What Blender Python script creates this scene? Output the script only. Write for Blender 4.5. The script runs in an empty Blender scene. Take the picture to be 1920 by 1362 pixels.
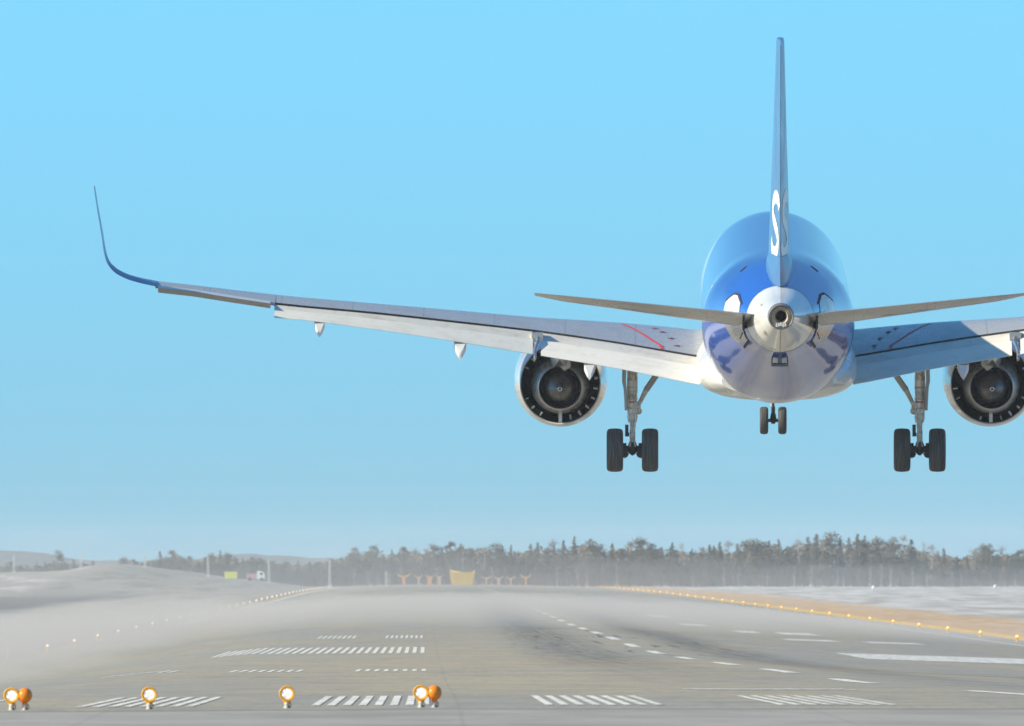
import bpy, bmesh, math, random
from mathutils import Vector, Matrix
from mathutils import noise as mnoise
R = math.radians
random.seed(7)
scene = bpy.context.scene
COL = scene.collection

# ------------------------------------------------------------------ camera
CAMZ = 6.0                       # eye height in world z; the runway's far end lies near z = 1.6
F = 28400.0                      # focal length in pixels of a 1920 wide frame
cam_d = bpy.data.cameras.new('camera')
cam_d.sensor_width = 36.0
cam_d.lens = 36.0 * F / 1920.0
cam_d.clip_start = 1.0
cam_d.clip_end = 60000.0
cam_d.dof.use_dof = True
cam_d.dof.focus_distance = 295.0
cam_d.dof.aperture_fstop = 12.0
cam = bpy.data.objects.new('camera', cam_d)
COL.objects.link(cam)
cam.location = (0, 0, CAMZ)
cam.rotation_euler = (R(90) + 379.0 / F, 0, -160.0 / F)
scene.camera = cam

# ------------------------------------------------------------------ sun, sky, exposure
SUN_EL, SUN_AZ = 27.5, 15.0      # azimuth: degrees behind the camera's left hand
sd = Vector((-math.cos(R(SUN_EL)) * math.cos(R(SUN_AZ)), -math.cos(R(SUN_EL)) * math.sin(R(SUN_AZ)), math.sin(R(SUN_EL))))
sun_d = bpy.data.lights.new('sun', 'SUN')
sun_d.energy = 5.0
sun_d.angle = R(0.5)
sun_d.color = (1.0, 0.89, 0.67)
sun = bpy.data.objects.new('sun', sun_d)
COL.objects.link(sun)
sun.rotation_euler = (-sd).to_track_quat('-Z', 'Y').to_euler()
world = bpy.data.worlds.new('World')
scene.world = world
world.use_nodes = True
wn, wl = world.node_tree.nodes, world.node_tree.links
wn.clear()
w_out = wn.new('ShaderNodeOutputWorld'); w_bg = wn.new('ShaderNodeBackground')
w_sky = wn.new('ShaderNodeTexSky'); w_sky.sky_type = 'NISHITA'; w_sky.sun_disc = False
w_sky.sun_elevation = R(SUN_EL); w_sky.sun_rotation = math.atan2(sd.x, sd.y)
w_sky.air_density = 1.0; w_sky.dust_density = 0.2; w_sky.ozone_density = 2.0
w_tc = wn.new('ShaderNodeTexCoord'); w_sep = wn.new('ShaderNodeSeparateXYZ'); w_com = wn.new('ShaderNodeCombineXYZ')
w_mr = wn.new('ShaderNodeMapRange')     # the clear cold air: the sky deepens within a few degrees of the horizon
w_mr.inputs['From Min'].default_value = -0.01; w_mr.inputs['From Max'].default_value = 0.04
w_mr.inputs['To Min'].default_value = 0.14; w_mr.inputs['To Max'].default_value = 0.42
w_add = wn.new('ShaderNodeMath'); w_add.operation = 'MAXIMUM'
w_mul = wn.new('ShaderNodeMix'); w_mul.data_type = 'RGBA'; w_mul.blend_type = 'MULTIPLY'
w_mul.inputs['Factor'].default_value = 1.0
w_mr2 = wn.new('ShaderNodeMapRange'); w_mr2.inputs['From Min'].default_value = 0.0; w_mr2.inputs['From Max'].default_value = 0.2
w_rp = wn.new('ShaderNodeValToRGB'); e_ = w_rp.color_ramp.elements; e_.new(0.5); e_.new(0.5)
for q_, (p_, c_) in enumerate(((0.0, (0.26, 0.42, 0.385)), (0.035, (0.37, 0.56, 0.495)), (0.19, (0.58, 1.03, 0.89)), (0.75, (0.205, 0.40, 0.48)))):
    e_[q_].position = p_; e_[q_].color = (*c_, 1)
w_vm = wn.new('ShaderNodeVectorMath'); w_vm.operation = 'SCALE'; w_vm.inputs['Scale'].default_value = 1.68
wl.new(w_mr2.outputs[0], w_rp.inputs[0]); wl.new(w_rp.outputs[0], w_vm.inputs[0]); wl.new(w_vm.outputs[0], w_mul.inputs['B'])
wl.new(w_tc.outputs['Generated'], w_sep.inputs[0])
wl.new(w_sep.outputs['Z'], w_mr.inputs['Value']); wl.new(w_sep.outputs['Z'], w_mr2.inputs['Value'])
wl.new(w_mr.outputs[0], w_add.inputs[0]); wl.new(w_sep.outputs['Z'], w_add.inputs[1])
wl.new(w_sep.outputs['X'], w_com.inputs['X']); wl.new(w_sep.outputs['Y'], w_com.inputs['Y']); wl.new(w_add.outputs[0], w_com.inputs['Z'])
wl.new(w_com.outputs[0], w_sky.inputs['Vector'])
wl.new(w_sky.outputs[0], w_mul.inputs['A']); wl.new(w_mul.outputs['Result'], w_bg.inputs['Color'])
w_bg.inputs['Strength'].default_value = 0.15
wl.new(w_bg.outputs[0], w_out.inputs['Surface'])

scene.view_settings.view_transform = 'Standard'
scene.view_settings.look = 'None'
scene.view_settings.exposure = 0.50
scene.view_settings.gamma = 1.0
scene.render.engine = 'CYCLES'
scene.cycles.use_denoising = True
scene.cycles.max_bounces = 8
scene.cycles.volume_bounces = 1
scene.cycles.transparent_max_bounces = 16

# ------------------------------------------------------------------ helpers
def tag(o, label=None, cat=None, group=None, kind=None):
    if label: o['label'] = label
    if cat: o['category'] = cat
    if group: o['group'] = group
    if kind: o['kind'] = kind
    return o

def empty(name, loc=(0, 0, 0), rot=(0, 0, 0)):
    o = bpy.data.objects.new(name, None); COL.objects.link(o)
    o.location = loc; o.rotation_euler = rot; o.empty_display_size = 0.3
    return o

def copy_tree(o, parent=None):
    c = o.copy(); COL.objects.link(c)
    if parent: c.parent = parent
    for ch in o.children: copy_tree(ch, c)
    return c

class MB:
    """collects shapes for ONE mesh object"""
    def __init__(s): s.v = []; s.f = []; s.m = []; s.sm = []
    def add(s, vs, fs, mi=0, smooth=False):
        b = len(s.v); s.v += [tuple(v) for v in vs]
        for f in fs: s.f.append(tuple(i + b for i in f)); s.m.append(mi); s.sm.append(smooth)
    def box(s, c, d, mi=0, rot=None):
        x, y, z = d[0] / 2, d[1] / 2, d[2] / 2
        vs = [Vector((i * x, j * y, k * z)) for i in (-1, 1) for j in (-1, 1) for k in (-1, 1)]
        if rot: vs = [rot @ v for v in vs]
        vs = [v + Vector(c) for v in vs]
        s.add(vs, [(0, 1, 3, 2), (4, 6, 7, 5), (0, 4, 5, 1), (2, 3, 7, 6), (0, 2, 6, 4), (1, 5, 7, 3)], mi)
    def loft(s, rings, mi=0, smooth=True, caps=True, closed=True):
        n = len(rings[0]); vs = [p for r in rings for p in r]; fs = []
        for i in range(len(rings) - 1):
            for j in range(n if closed else n - 1):
                a, b = i * n + j, i * n + (j + 1) % n
                fs.append((a, b, b + n, a + n))
        s.add(vs, fs, mi, smooth)
        if caps:
            s.add(rings[0], [tuple(range(n))[::-1]], mi, False)
            s.add(rings[-1], [tuple(range(n))], mi, False)
    def tube(s, pts, rad, mi=0, n=14, smooth=True, caps=True):
        pts = [Vector(p) for p in pts]
        if not isinstance(rad, (list, tuple)): rad = [rad] * len(pts)
        rings = []
        for i, p in enumerate(pts):
            a = pts[max(0, i - 1)]; b = pts[min(len(pts) - 1, i + 1)]
            d = (b - a).normalized()
            up = Vector((0, 0, 1)) if abs(d.z) < 0.9 else Vector((0, 1, 0))
            u = d.cross(up).normalized(); w = u.cross(d).normalized()
            rings.append([p + rad[i] * (math.cos(t) * u + math.sin(t) * w) for t in [2 * math.pi * k / n for k in range(n)]])
        s.loft(rings, mi, smooth, caps)
    def lathe(s, prof, origin, axis='y', mi=0, n=48, smooth=True, squash=1.0):
        """prof: (distance along axis, radius)"""
        o = Vector(origin); rings = []
        for a, r in prof:
            ring = []
            for k in range(n):
                t = 2 * math.pi * k / n; c, q = r * math.cos(t), r * math.sin(t)
                if axis == 'y': ring.append(o + Vector((c, a, q * squash)))
                elif axis == 'x': ring.append(o + Vector((a, c, q)))
                else: ring.append(o + Vector((c, q, a)))
            rings.append(ring)
        s.loft(rings, mi, smooth, caps=False)
    def build(s, name, mats, parent=None):
        me = bpy.data.meshes.new(name)
        me.from_pydata(s.v, [], s.f)
        if not isinstance(mats, (list, tuple)): mats = [mats]
        for m in mats: me.materials.append(m)
        me.polygons.foreach_set('material_index', s.m)
        me.polygons.foreach_set('use_smooth', s.sm)
        me.update()
        bm = bmesh.new(); bm.from_mesh(me)
        bmesh.ops.remove_doubles(bm, verts=bm.verts, dist=1e-5)
        bmesh.ops.recalc_face_normals(bm, faces=bm.faces)
        bm.to_mesh(me); bm.free()
        if any(s.sm): me.set_sharp_from_angle(angle=R(42))
        o = bpy.data.objects.new(name, me); COL.objects.link(o)
        if parent: o.parent = parent
        return o

def interp(tab, x):
    if x <= tab[0][0]: return tab[0][1]
    for (a, p), (b, q) in zip(tab, tab[1:]):
        if x <= b: return p + (q - p) * (x - a) / (b - a)
    return tab[-1][1]

def interp_s(tab, x):
    """smooth (Catmull-Rom) interpolation"""
    n = len(tab)
    if x <= tab[0][0]: return tab[0][1]
    if x >= tab[-1][0]: return tab[-1][1]
    for i in range(n - 1):
        if x <= tab[i + 1][0]: break
    x1, y1 = tab[i]; x2, y2 = tab[i + 1]
    x0, y0 = tab[i - 1] if i > 0 else (x1 - (x2 - x1), y1)
    x3, y3 = tab[i + 2] if i + 2 < n else (x2 + (x2 - x1), y2)
    h = x2 - x1; t = (x - x1) / h
    m1 = (y2 - y0) / (x2 - x0) * h; m2 = (y3 - y1) / (x3 - x1) * h
    return (2*t**3 - 3*t*t + 1) * y1 + (t**3 - 2*t*t + t) * m1 + (-2*t**3 + 3*t*t) * y2 + (t**3 - t*t) * m2

# ------------------------------------------------------------------ materials
def mat(name, color, rough=0.5, metal=0.0, coat=0.0, emit=None, estr=0.0, spec=0.5):
    m = bpy.data.materials.new(name); m.use_nodes = True
    p = m.node_tree.nodes['Principled BSDF']
    p.inputs['Base Color'].default_value = (*color, 1)
    p.inputs['Roughness'].default_value = rough
    p.inputs['Metallic'].default_value = metal
    p.inputs['Coat Weight'].default_value = coat
    p.inputs['Coat Roughness'].default_value = 0.05
    p.inputs['Specular IOR Level'].default_value = spec
    if emit:
        p.inputs['Emission Color'].default_value = (*emit, 1); p.inputs['Emission Strength'].default_value = estr
    return m

class NT:
    def __init__(s, m): s.n = m.node_tree.nodes; s.l = m.node_tree.links; s.p = s.n['Principled BSDF']
    def val(s, x): return x
    def _in(s, sock, v):
        if hasattr(v, 'is_linked') or hasattr(v, 'links'): s.l.new(v, sock)
        else: sock.default_value = v
    def math(s, op, a, b=0.0, c=None, clamp=False):
        n = s.n.new('ShaderNodeMath'); n.operation = op; n.use_clamp = clamp
        s._in(n.inputs[0], a); s._in(n.inputs[1], b)
        if c is not None: s._in(n.inputs[2], c)
        return n.outputs[0]
    def mix(s, f, a, b, mode='MIX'):
        n = s.n.new('ShaderNodeMix'); n.data_type = 'RGBA'; n.blend_type = mode
        s._in(n.inputs['Factor'], f)
        s._in(n.inputs['A'], (*a, 1) if isinstance(a, tuple) and len(a) == 3 else a)
        s._in(n.inputs['B'], (*b, 1) if isinstance(b, tuple) and len(b) == 3 else b)
        return n.outputs['Result']
    def coords(s, scale=(1, 1, 1), geo=False, loc=(0, 0, 0)):
        if geo: src = s.n.new('ShaderNodeNewGeometry').outputs['Position']
        else: src = s.n.new('ShaderNodeTexCoord').outputs['Object']
        mp = s.n.new('ShaderNodeMapping'); mp.inputs['Scale'].default_value = scale; mp.inputs['Location'].default_value = loc
        s.l.new(src, mp.inputs['Vector']); return mp.outputs[0]
    def noise(s, vec, scale=1.0, detail=4, rough=0.55, dist=0.0):
        n = s.n.new('ShaderNodeTexNoise'); n.inputs['Scale'].default_value = scale
        n.inputs['Detail'].default_value = detail; n.inputs['Roughness'].default_value = rough
        n.inputs['Distortion'].default_value = dist
        s.l.new(vec, n.inputs['Vector']); return n.outputs[0]
    def ramp(s, f, stops):
        n = s.n.new('ShaderNodeValToRGB'); e = n.color_ramp.elements
        while len(e) < len(stops): e.new(0.5)
        for i, (p, c) in enumerate(stops):
            e[i].position = p; e[i].color = (*c, 1) if len(c) == 3 else c
        s.l.new(f, n.inputs[0]); return n.outputs[0]
    def rng(s, v, a, b, c=0.0, d=1.0, smooth=True):
        n = s.n.new('ShaderNodeMapRange'); n.interpolation_type = 'SMOOTHSTEP' if smooth else 'LINEAR'
        s._in(n.inputs['Value'], v)
        n.inputs['From Min'].default_value = a; n.inputs['From Max'].default_value = b
        n.inputs['To Min'].default_value = c; n.inputs['To Max'].default_value = d
        return n.outputs[0]
    def sep(s, v):
        n = s.n.new('ShaderNodeSeparateXYZ'); s.l.new(v, n.inputs[0]); return n.outputs
    def color(s, c): s.l.new(c, s.p.inputs['Base Color'])
    def bump(s, h, strength=0.2, dist=0.02):
        n = s.n.new('ShaderNodeBump'); n.inputs['Strength'].default_value = strength; n.inputs['Distance'].default_value = dist
        s.l.new(h, n.inputs['Height']); s.l.new(n.outputs[0], s.p.inputs['Normal'])

def grime(name, base, dirt, scale=(1, 1, 1), amt=0.5, **kw):
    """painted surface with uneven dirt, darker streaks running fore and aft"""
    m = mat(name, base, **kw); t = NT(m)
    n1 = t.noise(t.coords(scale), 1.3, 6, 0.65)
    n2 = t.noise(t.coords((scale[0] * 6, scale[1] * 0.5, scale[2] * 6)), 1.1, 5, 0.6)
    f = t.math('MULTIPLY', t.rng(n1, 0.42, 0.75), amt)
    f2 = t.math('MULTIPLY', t.rng(n2, 0.5, 0.8), amt * 0.8)
    t.color(t.mix(f2, t.mix(f, base, dirt), dirt))
    r = t.rng(n1, 0.3, 0.8, kw.get('rough', 0.5) * 0.8, kw.get('rough', 0.5) * 1.5)
    t.l.new(r, t.p.inputs['Roughness'])
    return m

# ------------------------------------------------------------------ terrain heights (metres below/above the eye)
A_TAB = [(-60, -1.45), (0, -1.45), (165, -1.53), (190, -1.64), (214, -1.78), (274, -2.11), (334, -2.33), (394, -2.56), (454, -2.79),
         (514, -2.97), (574, -3.05), (634, -3.06), (694, -3.10), (754, -3.16), (814, -3.21), (1460, -3.1), (1733, -3.05),
         (2300, -3.3), (3200, -4.25), (4000, -4.4), (30000, -4.4)]
B_TAB = [(-400, -1.5), (-22, -1.4), (-18, -1.25), (-6, -0.04), (0, 0), (7.8, 0), (16, -0.42), (24, -0.68), (33.8, -1.35), (37, -1.42), (400, -1.5)]
K_TAB = [(-60, 1), (1733, 1), (3200, 0.3), (30000, 0.1)]
BANK = [(-400, -1.0), (-130, -1.7), (-82, -1.5), (-66, -0.8), (-60.5, 0.25), (-51, -0.8), (-41, -2.2), (-31, -3.4), (-24, -4.4), (0, -9)]
def HG(x, y):
    return CAMZ + interp(A_TAB, y) + interp(K_TAB, y) * interp(B_TAB, x)
def HL(x, y):
    h = HG(x, y)
    if y > 2100 and x < -22:
        w = min(1, max(0, (y - 2100) / 800), max(0, (3190 - y) / 180)); w = w * w * (3 - 2 * w)
        h = max(h, h + (CAMZ + interp_s(BANK, x) - h) * w)
    if y > 1000 and (x < -23 or x > 38):
        e = min(1, (y - 1000) / 300) * min(1, max(-23 - x, x - 38) / 6)
        h += e * (0.28 * mnoise.noise(Vector((x * 0.12, y * 0.012, 3.0))) + 0.16 * mnoise.noise(Vector((x * 0.45, y * 0.05, 8.0)))) * (0.9 if x < 0 else 0.7)
    return h

YB = sorted(set([a for a, _ in A_TAB if a <= 3200] + [-60 + 20 * i for i in range(60)] + [1140 + 60 * i for i in range(35) if 1140 + 60 * i < 3200]))
def sheet(name, xs, ys, hf, m, kind='structure'):
    nx = len(xs); vs = [(x, y, hf(x, y)) for y in ys for x in xs]
    fs = [(j * nx + i, j * nx + i + 1, (j + 1) * nx + i + 1, (j + 1) * nx + i) for j in range(len(ys) - 1) for i in range(nx - 1)]
    me = bpy.data.meshes.new(name); me.from_pydata(vs, [], fs); me.materials.append(m)
    for p in me.polygons: p.use_smooth = True
    o = bpy.data.objects.new(name, me); COL.objects.link(o); tag(o, kind=kind); return o

# land: dry grass beside the pavement, old snow farther out
m_land = mat('land_surface', (0.3, 0.3, 0.3), 1.0, spec=0.0); t = NT(m_land)
co = t.coords(geo=True); xyz = t.sep(co); X, Y = xyz[0], xyz[1]
nA = t.noise(t.coords((0.06, 0.006, 1), geo=True), 1.0, 6, 0.6)
nB = t.noise(t.coords((0.9, 0.05, 1), geo=True), 1.0, 5, 0.7)
nC = t.noise(t.coords((0.25, 0.012, 1), geo=True), 1.0, 5, 0.65)
wob = t.math('MULTIPLY', t.math('SUBTRACT', nA, 0.5), 14.0)
Xw = t.math('ADD', X, wob)
dry = t.mix(t.rng(nB, 0.3, 0.7), (0.46, 0.31, 0.19), (0.57, 0.43, 0.30))
dry = t.mix(t.rng(nC, 0.55, 0.75), dry, (0.42, 0.40, 0.36))
snow = t.mix(t.rng(nC, 0.4, 0.62), (0.54, 0.53, 0.52), (0.33, 0.315, 0.29))
snow = t.mix(t.rng(nB, 0.58, 0.75), snow, (0.40, 0.38, 0.34))
verge = t.mix(t.rng(Xw, 46.0, 52.0), dry, snow)
yel = t.math('MULTIPLY', t.math('MULTIPLY', t.rng(X, 36.6, 37.0), t.rng(X, 39.0, 37.6)), t.rng(nB, 0.25, 0.6, 0.3, 1.0))
verge = t.mix(t.math('MULTIPLY', yel, 0.85), verge, (0.78, 0.50, 0.12))
# left: pale frozen grass, a dark taxiway band, then snow
left = t.mix(t.rng(nB, 0.3, 0.7), (0.34, 0.32, 0.29), (0.41, 0.385, 0.34))
taxi = t.math('MULTIPLY', t.math('MULTIPLY', t.rng(Xw, -39.0, -42.0), t.rng(Xw, -60.0, -56.0)), t.rng(Y, 2400.0, 2000.0))
left = t.mix(t.math('MULTIPLY', t.rng(nC, 0.5, 0.62), t.rng(Y, 1500.0, 1900.0)), left, (0.30, 0.275, 0.24))
left = t.mix(taxi, left, (0.235, 0.23, 0.225))
farl = t.math('MULTIPLY', t.rng(Xw, -56.0, -62.0), 1.0)
left = t.mix(farl, left, t.mix(t.math('MULTIPLY', t.rng(nA, 0.5, 0.62), t.rng(nC, 0.35, 0.55)), (0.34, 0.32, 0.29), (0.52, 0.50, 0.48)))
t.color(t.mix(t.rng(X, -1.0, 1.0), left, verge))
t.bump(nB, 0.4, 0.1)
def land_h(x, y):
    h = HL(x, y)
    if -20.6 < x < 36.1 and y < 3205: h -= 0.35
    return h
lx = [-6000, -2500, -1000, -400, -250, -180, -140, -120, -105] + [-96 + 3 * i for i in range(24)] + [-23, -22, -21.2, -20.5, -18, -6, 0, 7.8, 16, 24, 33.8, 36.0, 36.6, 37, 39, 42] + \
     [45 + 5 * i for i in range(20)] + [160, 200, 300, 400, 1000, 2500, 6000]
ly = sorted(set(YB + [3195, 3206, 3260] + [2100 + 25 * i for i in range(48)] + [3400, 3600, 4000, 5000, 6500, 9000, 14000]))
sheet('ground', lx, ly, land_h, m_land)

# pavement
m_pave = mat('runway_asphalt', (0.24, 0.24, 0.24), 0.95, spec=0.08); t = NT(m_pave)
xyz = t.sep(t.coords(geo=True)); X, Y = xyz[0], xyz[1]
n1 = t.noise(t.coords((0.16, 0.012, 1), geo=True), 1.0, 5, 0.6, 0.3)
n2 = t.noise(t.coords((1.3, 0.10, 1), geo=True, loc=(9, 0, 0)), 1.0, 6, 0.7)
n3 = t.noise(t.coords((9.0, 0.9, 1), geo=True), 1.0, 5, 0.75)
n4 = t.noise(t.coords((0.5, 0.16, 1), geo=True, loc=(0, 3, 0)), 1.0, 5, 0.65, 0.4)
n5 = t.noise(t.coords((0.22, 0.35, 1), geo=True, loc=(4, 1, 0)), 1.0, 6, 0.7)
c = t.mix(t.rng(n1, 0.36, 0.62), (0.35, 0.335, 0.305), (0.41, 0.36, 0.275))
beige = t.math('MULTIPLY', t.math('MULTIPLY', t.rng(X, -6.0, 0.0), t.rng(X, 9.0, 2.0)), t.math('MULTIPLY', t.rng(Y, 165.0, 215.0), t.rng(Y, 720.0, 460.0)))
c = t.mix(t.math('MULTIPLY', beige, t.rng(n4, 0.3, 0.65, 0.35, 1.0)), c, (0.46, 0.385, 0.27))
c = t.mix(t.math('MULTIPLY', t.rng(n5, 0.42, 0.68), 0.65), c, (0.255, 0.245, 0.21))
c = t.mix(t.math('MULTIPLY', t.rng(n2, 0.45, 0.72), 0.6), c, (0.25, 0.245, 0.235))
c = t.mix(t.math('MULTIPLY', t.rng(n3, 0.42, 0.68), 0.55), c, (0.22, 0.22, 0.215))
near = t.rng(Y, 161.2, 160.2)
c = t.mix(near, c, t.mix(t.rng(n4, 0.35, 0.7), (0.375, 0.355, 0.33), (0.285, 0.27, 0.25)))
jx = t.rng(t.math('PINGPONG', t.math('ADD', X, 100.9), 1.875), 0.035, 0.01)
c = t.mix(t.math('MULTIPLY', jx, t.rng(n2, 0.3, 0.6, 0.02, 0.14)), c, (0.12, 0.12, 0.12))
joint = t.math('MULTIPLY', t.rng(Y, 160.0, 160.4), t.rng(Y, 161.6, 161.0))
c = t.mix(t.math('MULTIPLY', joint, 0.55), c, (0.13, 0.13, 0.14))
# rubber laid down by landing wheels
def band(cx, w):
    d = t.math('ABSOLUTE', t.math('SUBTRACT', t.math('ADD', X, t.math('MULTIPLY', t.math('SUBTRACT', n1, 0.5), 1.5)), cx))
    return t.rng(d, w, 0.15)
ywin = t.math('MULTIPLY', t.rng(Y, 230.0, 480.0), t.rng(Y, 2400.0, 900.0))
for cx, w in ((5.0, 2.5), (10.9, 2.3)):
    f = t.math('MULTIPLY', t.math('MULTIPLY', band(cx, w), ywin), t.math('MULTIPLY', t.rng(n2, 0.25, 0.7, 0.35, 1.0), t.rng(t.noise(t.coords((5.5, 0.012, 1), geo=True), 1.0, 4, 0.7), 0.3, 0.62, 0.45, 1.0)))
    c = t.mix(t.math('MULTIPLY', f, 0.95), c, (0.145, 0.14, 0.138))
skid = t.noise(t.coords((2.6, 0.03, 1), geo=True), 1.0, 3, 0.5)
f = t.math('MULTIPLY', t.math('MULTIPLY', band(7.8, 6.5), t.math('MULTIPLY', t.rng(Y, 420.0, 560.0), t.rng(Y, 800.0, 650.0))), t.rng(skid, 0.6, 0.68))
c = t.mix(t.math('MULTIPLY', f, 0.8), c, (0.05, 0.05, 0.05))
t.color(c); t.bump(n3, 0.3, 0.01)
px = [-21, -18, -14, -10, -6, -3, 0, 4, 7.8, 12, 16, 20, 24, 29, 33.8, 36.4]
sheet('runway', px, YB, HG, m_pave)

# painted markings
m_paint = mat('runway_paint', (0.62, 0.62, 0.60), 0.9, spec=0.08); t = NT(m_paint)
n2 = t.noise(t.coords((6, 0.7, 1), geo=True), 1.0, 5, 0.7)
t.color(t.mix(t.rng(n2, 0.40, 0.66), (0.80, 0.79, 0.75), (0.48, 0.46, 0.41)))
m_paint_old = mat('worn_paint', (0.42, 0.42, 0.41), 0.9, spec=0.08); t = NT(m_paint_old)
n2 = t.noise(t.coords((4, 0.3, 1), geo=True), 1.0, 5, 0.7)
t.color(t.mix(t.rng(n2, 0.35, 0.7), (0.70, 0.69, 0.66), (0.42, 0.41, 0.39)))
class Paint:
    def __init__(s): s.mb = MB()
    def quad(s, x0, x1, y0, y1, jag=0.0):
        ys = sorted(set([y0, y1] + [y for y in YB if y0 < y < y1])); n = 1 + int((x1 - x0) / 1.5)
        xs = sorted(set([x0 + (x1 - x0) * i / n for i in range(n + 1)] + [x for x in px if x0 < x < x1]))
        vs = []
        for y in ys:
            for x in xs:
                jx = random.uniform(-jag, jag) if x in (x0, x1) else 0
                vs.append((x + jx, y, HG(x, y) + 0.006 + max(0, y - 400) * 1.2e-5))
        k = len(xs)
        s.mb.add(vs, [(j * k + i, j * k + i + 1, (j + 1) * k + i + 1, (j + 1) * k + i) for j in range(len(ys) - 1) for i in range(k - 1)])
    def done(s, name, m=None): return tag(s.mb.build(name, m or m_paint), kind='structure')
P = Paint()                      # near row of four groups of eight short stripes
for gx in (-6.42, -3.85, -1.265, 1.305, 3.865):
    for i in range(8): P.quad(gx + i * 0.1725, gx + i * 0.1725 + 0.088, 166, 190)
P.done('runway_marking_stripes')
P = Paint()
for gx in (-7.19, -4.365, -1.58):
    for i in range(8): P.quad(gx + i * 0.21, gx + i * 0.21 + 0.10, 332, 347)
for i in range(27): P.quad(-7.32 + i * 0.2735, -7.32 + i * 0.2735 + 0.135, 509, 560)
for gx in (-4.62, -1.74):
    for i in range(8): P.quad(gx + i * 0.21, gx + i * 0.21 + 0.095, 636, 664)
P.done('runway_marking_rows')
P = Paint(); P.quad(3.82, 6.2, 224.0, 226.8); P.quad(3.87, 6.24, 218.5, 220.5); P.done('runway_marking_bars')
P = Paint(); P.quad(7.6, 7.97, 190, 216)
for k in range(0, 44): P.quad(7.6, 7.98, 261 + 60 * k, 288 + 60 * k)
P.done('runway_centreline')
P = Paint(); P.quad(33.1, 33.75, 650, 3190); P.quad(-18.6, -17.8, 1150, 3190); P.done('runway_edge_lines', m_paint_old)
P = Paint()
P.quad(16.2, 25.5, 556, 600, 0.03)
for a, b, c0, c1 in ((17.3, 19.8, 722, 742), (21.2, 23.8, 720, 740), (15.6, 17.0, 1040, 1090), (15.3, 16.8, 900, 930), (17.0, 18.2, 820, 845), (19.2, 21.2, 812, 840)):
    P.quad(a, b, c0, c1)
P.done('touchdown_markings', m_paint_old)

# ------------------------------------------------------------------ threshold lamps
m_orange = grime('orange_housing_paint', (0.90, 0.25, 0.004), (0.75, 0.19, 0.01), (9, 9, 9), 0.4, rough=0.35)
m_yring = grime('amber_ring_paint', (0.95, 0.42, 0.01), (0.9, 0.34, 0.01), (9, 9, 9), 0.4, rough=0.35)
m_neck = grime('frangible_neck_metal', (0.62, 0.59, 0.52), (0.3, 0.27, 0.22), (20, 20, 20), 0.7, rough=0.5, metal=0.3)
m_dark = mat('dark_fittings', (0.02, 0.02, 0.022), 0.5)
m_lens = mat('lamp_lens_glass', (0.52, 0.54, 0.50), 0.12, emit=(1.0, 0.96, 0.86), estr=0.8); t = NT(m_lens)
v = t.n.new('ShaderNodeTexVoronoi'); v.inputs['Scale'].default_value = 45; t.l.new(t.coords(), v.inputs['Vector'])
t.l.new(t.rng(v.outputs['Distance'], 0.1, 0.6, 1.15, 0.30), t.p.inputs['Emission Strength'])
def threshold_lamp(back):
    root = empty('threshold_lamp')
    hz = 0.158
    h = MB()
    if back:      # rear dome towards us
        prof = [(0.055, 0.072), (0.05, 0.079), (0.03, 0.080), (0.0, 0.080), (-0.02, 0.076), (-0.045, 0.067), (-0.065, 0.050), (-0.076, 0.03), (-0.08, 0.0)]
        h.lathe(prof, (0, 0, hz)); h.tube([(0, -0.005, hz - 0.075), (0, -0.005, hz - 0.095)], [0.035, 0.028])
        for sx in (-1, 1): h.box((sx * 0.03, -0.035, hz - 0.078), (0.008, 0.03, 0.035))
        h.build('housing', m_orange, root)
        g = MB(); g.lathe([(0.056, 0.0), (0.057, 0.07)], (0, 0, hz)); g.build('lens', m_lens, root)
    else:
        prof = [(0.08, 0.0), (0.075, 0.035), (0.055, 0.06), (0.02, 0.077), (-0.02, 0.083), (-0.045, 0.084), (-0.052, 0.078), (-0.048, 0.058), (-0.03, 0.054), (-0.02, 0.0)]
        h.lathe(prof, (0, 0, hz))
        h.loft([[(0.05 * math.cos(a) * s_, 0.03 * math.sin(a) * s_, z) for a in [k * math.pi / 8 for k in range(16)]] for s_, z in ((1.0, hz - 0.068), (0.8, hz - 0.085), (0.62, hz - 0.1))])
        h.build('housing', m_yring, root)
        g = MB(); g.lathe([(-0.044, 0.0), (-0.043, 0.03), (-0.038, 0.057)], (0, 0, hz)); g.build('lens', m_lens, root)
    nk = MB()
    nk.lathe([(0.0, 0.04), (0.008, 0.04), (0.010, 0.029), (0.03, 0.029), (0.032, 0.024), (0.036, 0.024), (0.038, 0.029), (0.055, 0.03), (0.06, 0.025), (0.075, 0.022)], (0, 0, -0.004), 'z', n=20)
    nk.build('neck', m_neck, root)
    c = MB(); c.tube([(0.03, 0.01, 0.0), (0.045, 0.0, 0.03), (0.03, 0.0, 0.07)], 0.005, n=6); c.box((0.02, -0.028, 0.012), (0.02, 0.012, 0.02)); c.build('cable', m_dark, root)
    return root
lit = threshold_lamp(False); blind = threshold_lamp(True)
LY = 163.0
spots = [(lit, -4.465, 'lit amber-ringed threshold lamp at the far left, facing the camera beside an orange lamp back'),
         (lit, -2.985, 'lone lit amber-ringed threshold lamp in front of the leftmost stripe group'),
         (lit, -1.504, 'lone lit amber-ringed threshold lamp on bare asphalt between two stripe groups'),
         (lit, -0.062, 'lit amber-ringed threshold lamp in the right-hand pair, overlapping the last stripe'),
         (blind, -4.322, 'solid orange lamp back standing at the far left edge beside a lit lamp'),
         (blind, 0.083, 'solid orange lamp back at the right end of the row of threshold lamps')]
used = set()
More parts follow.
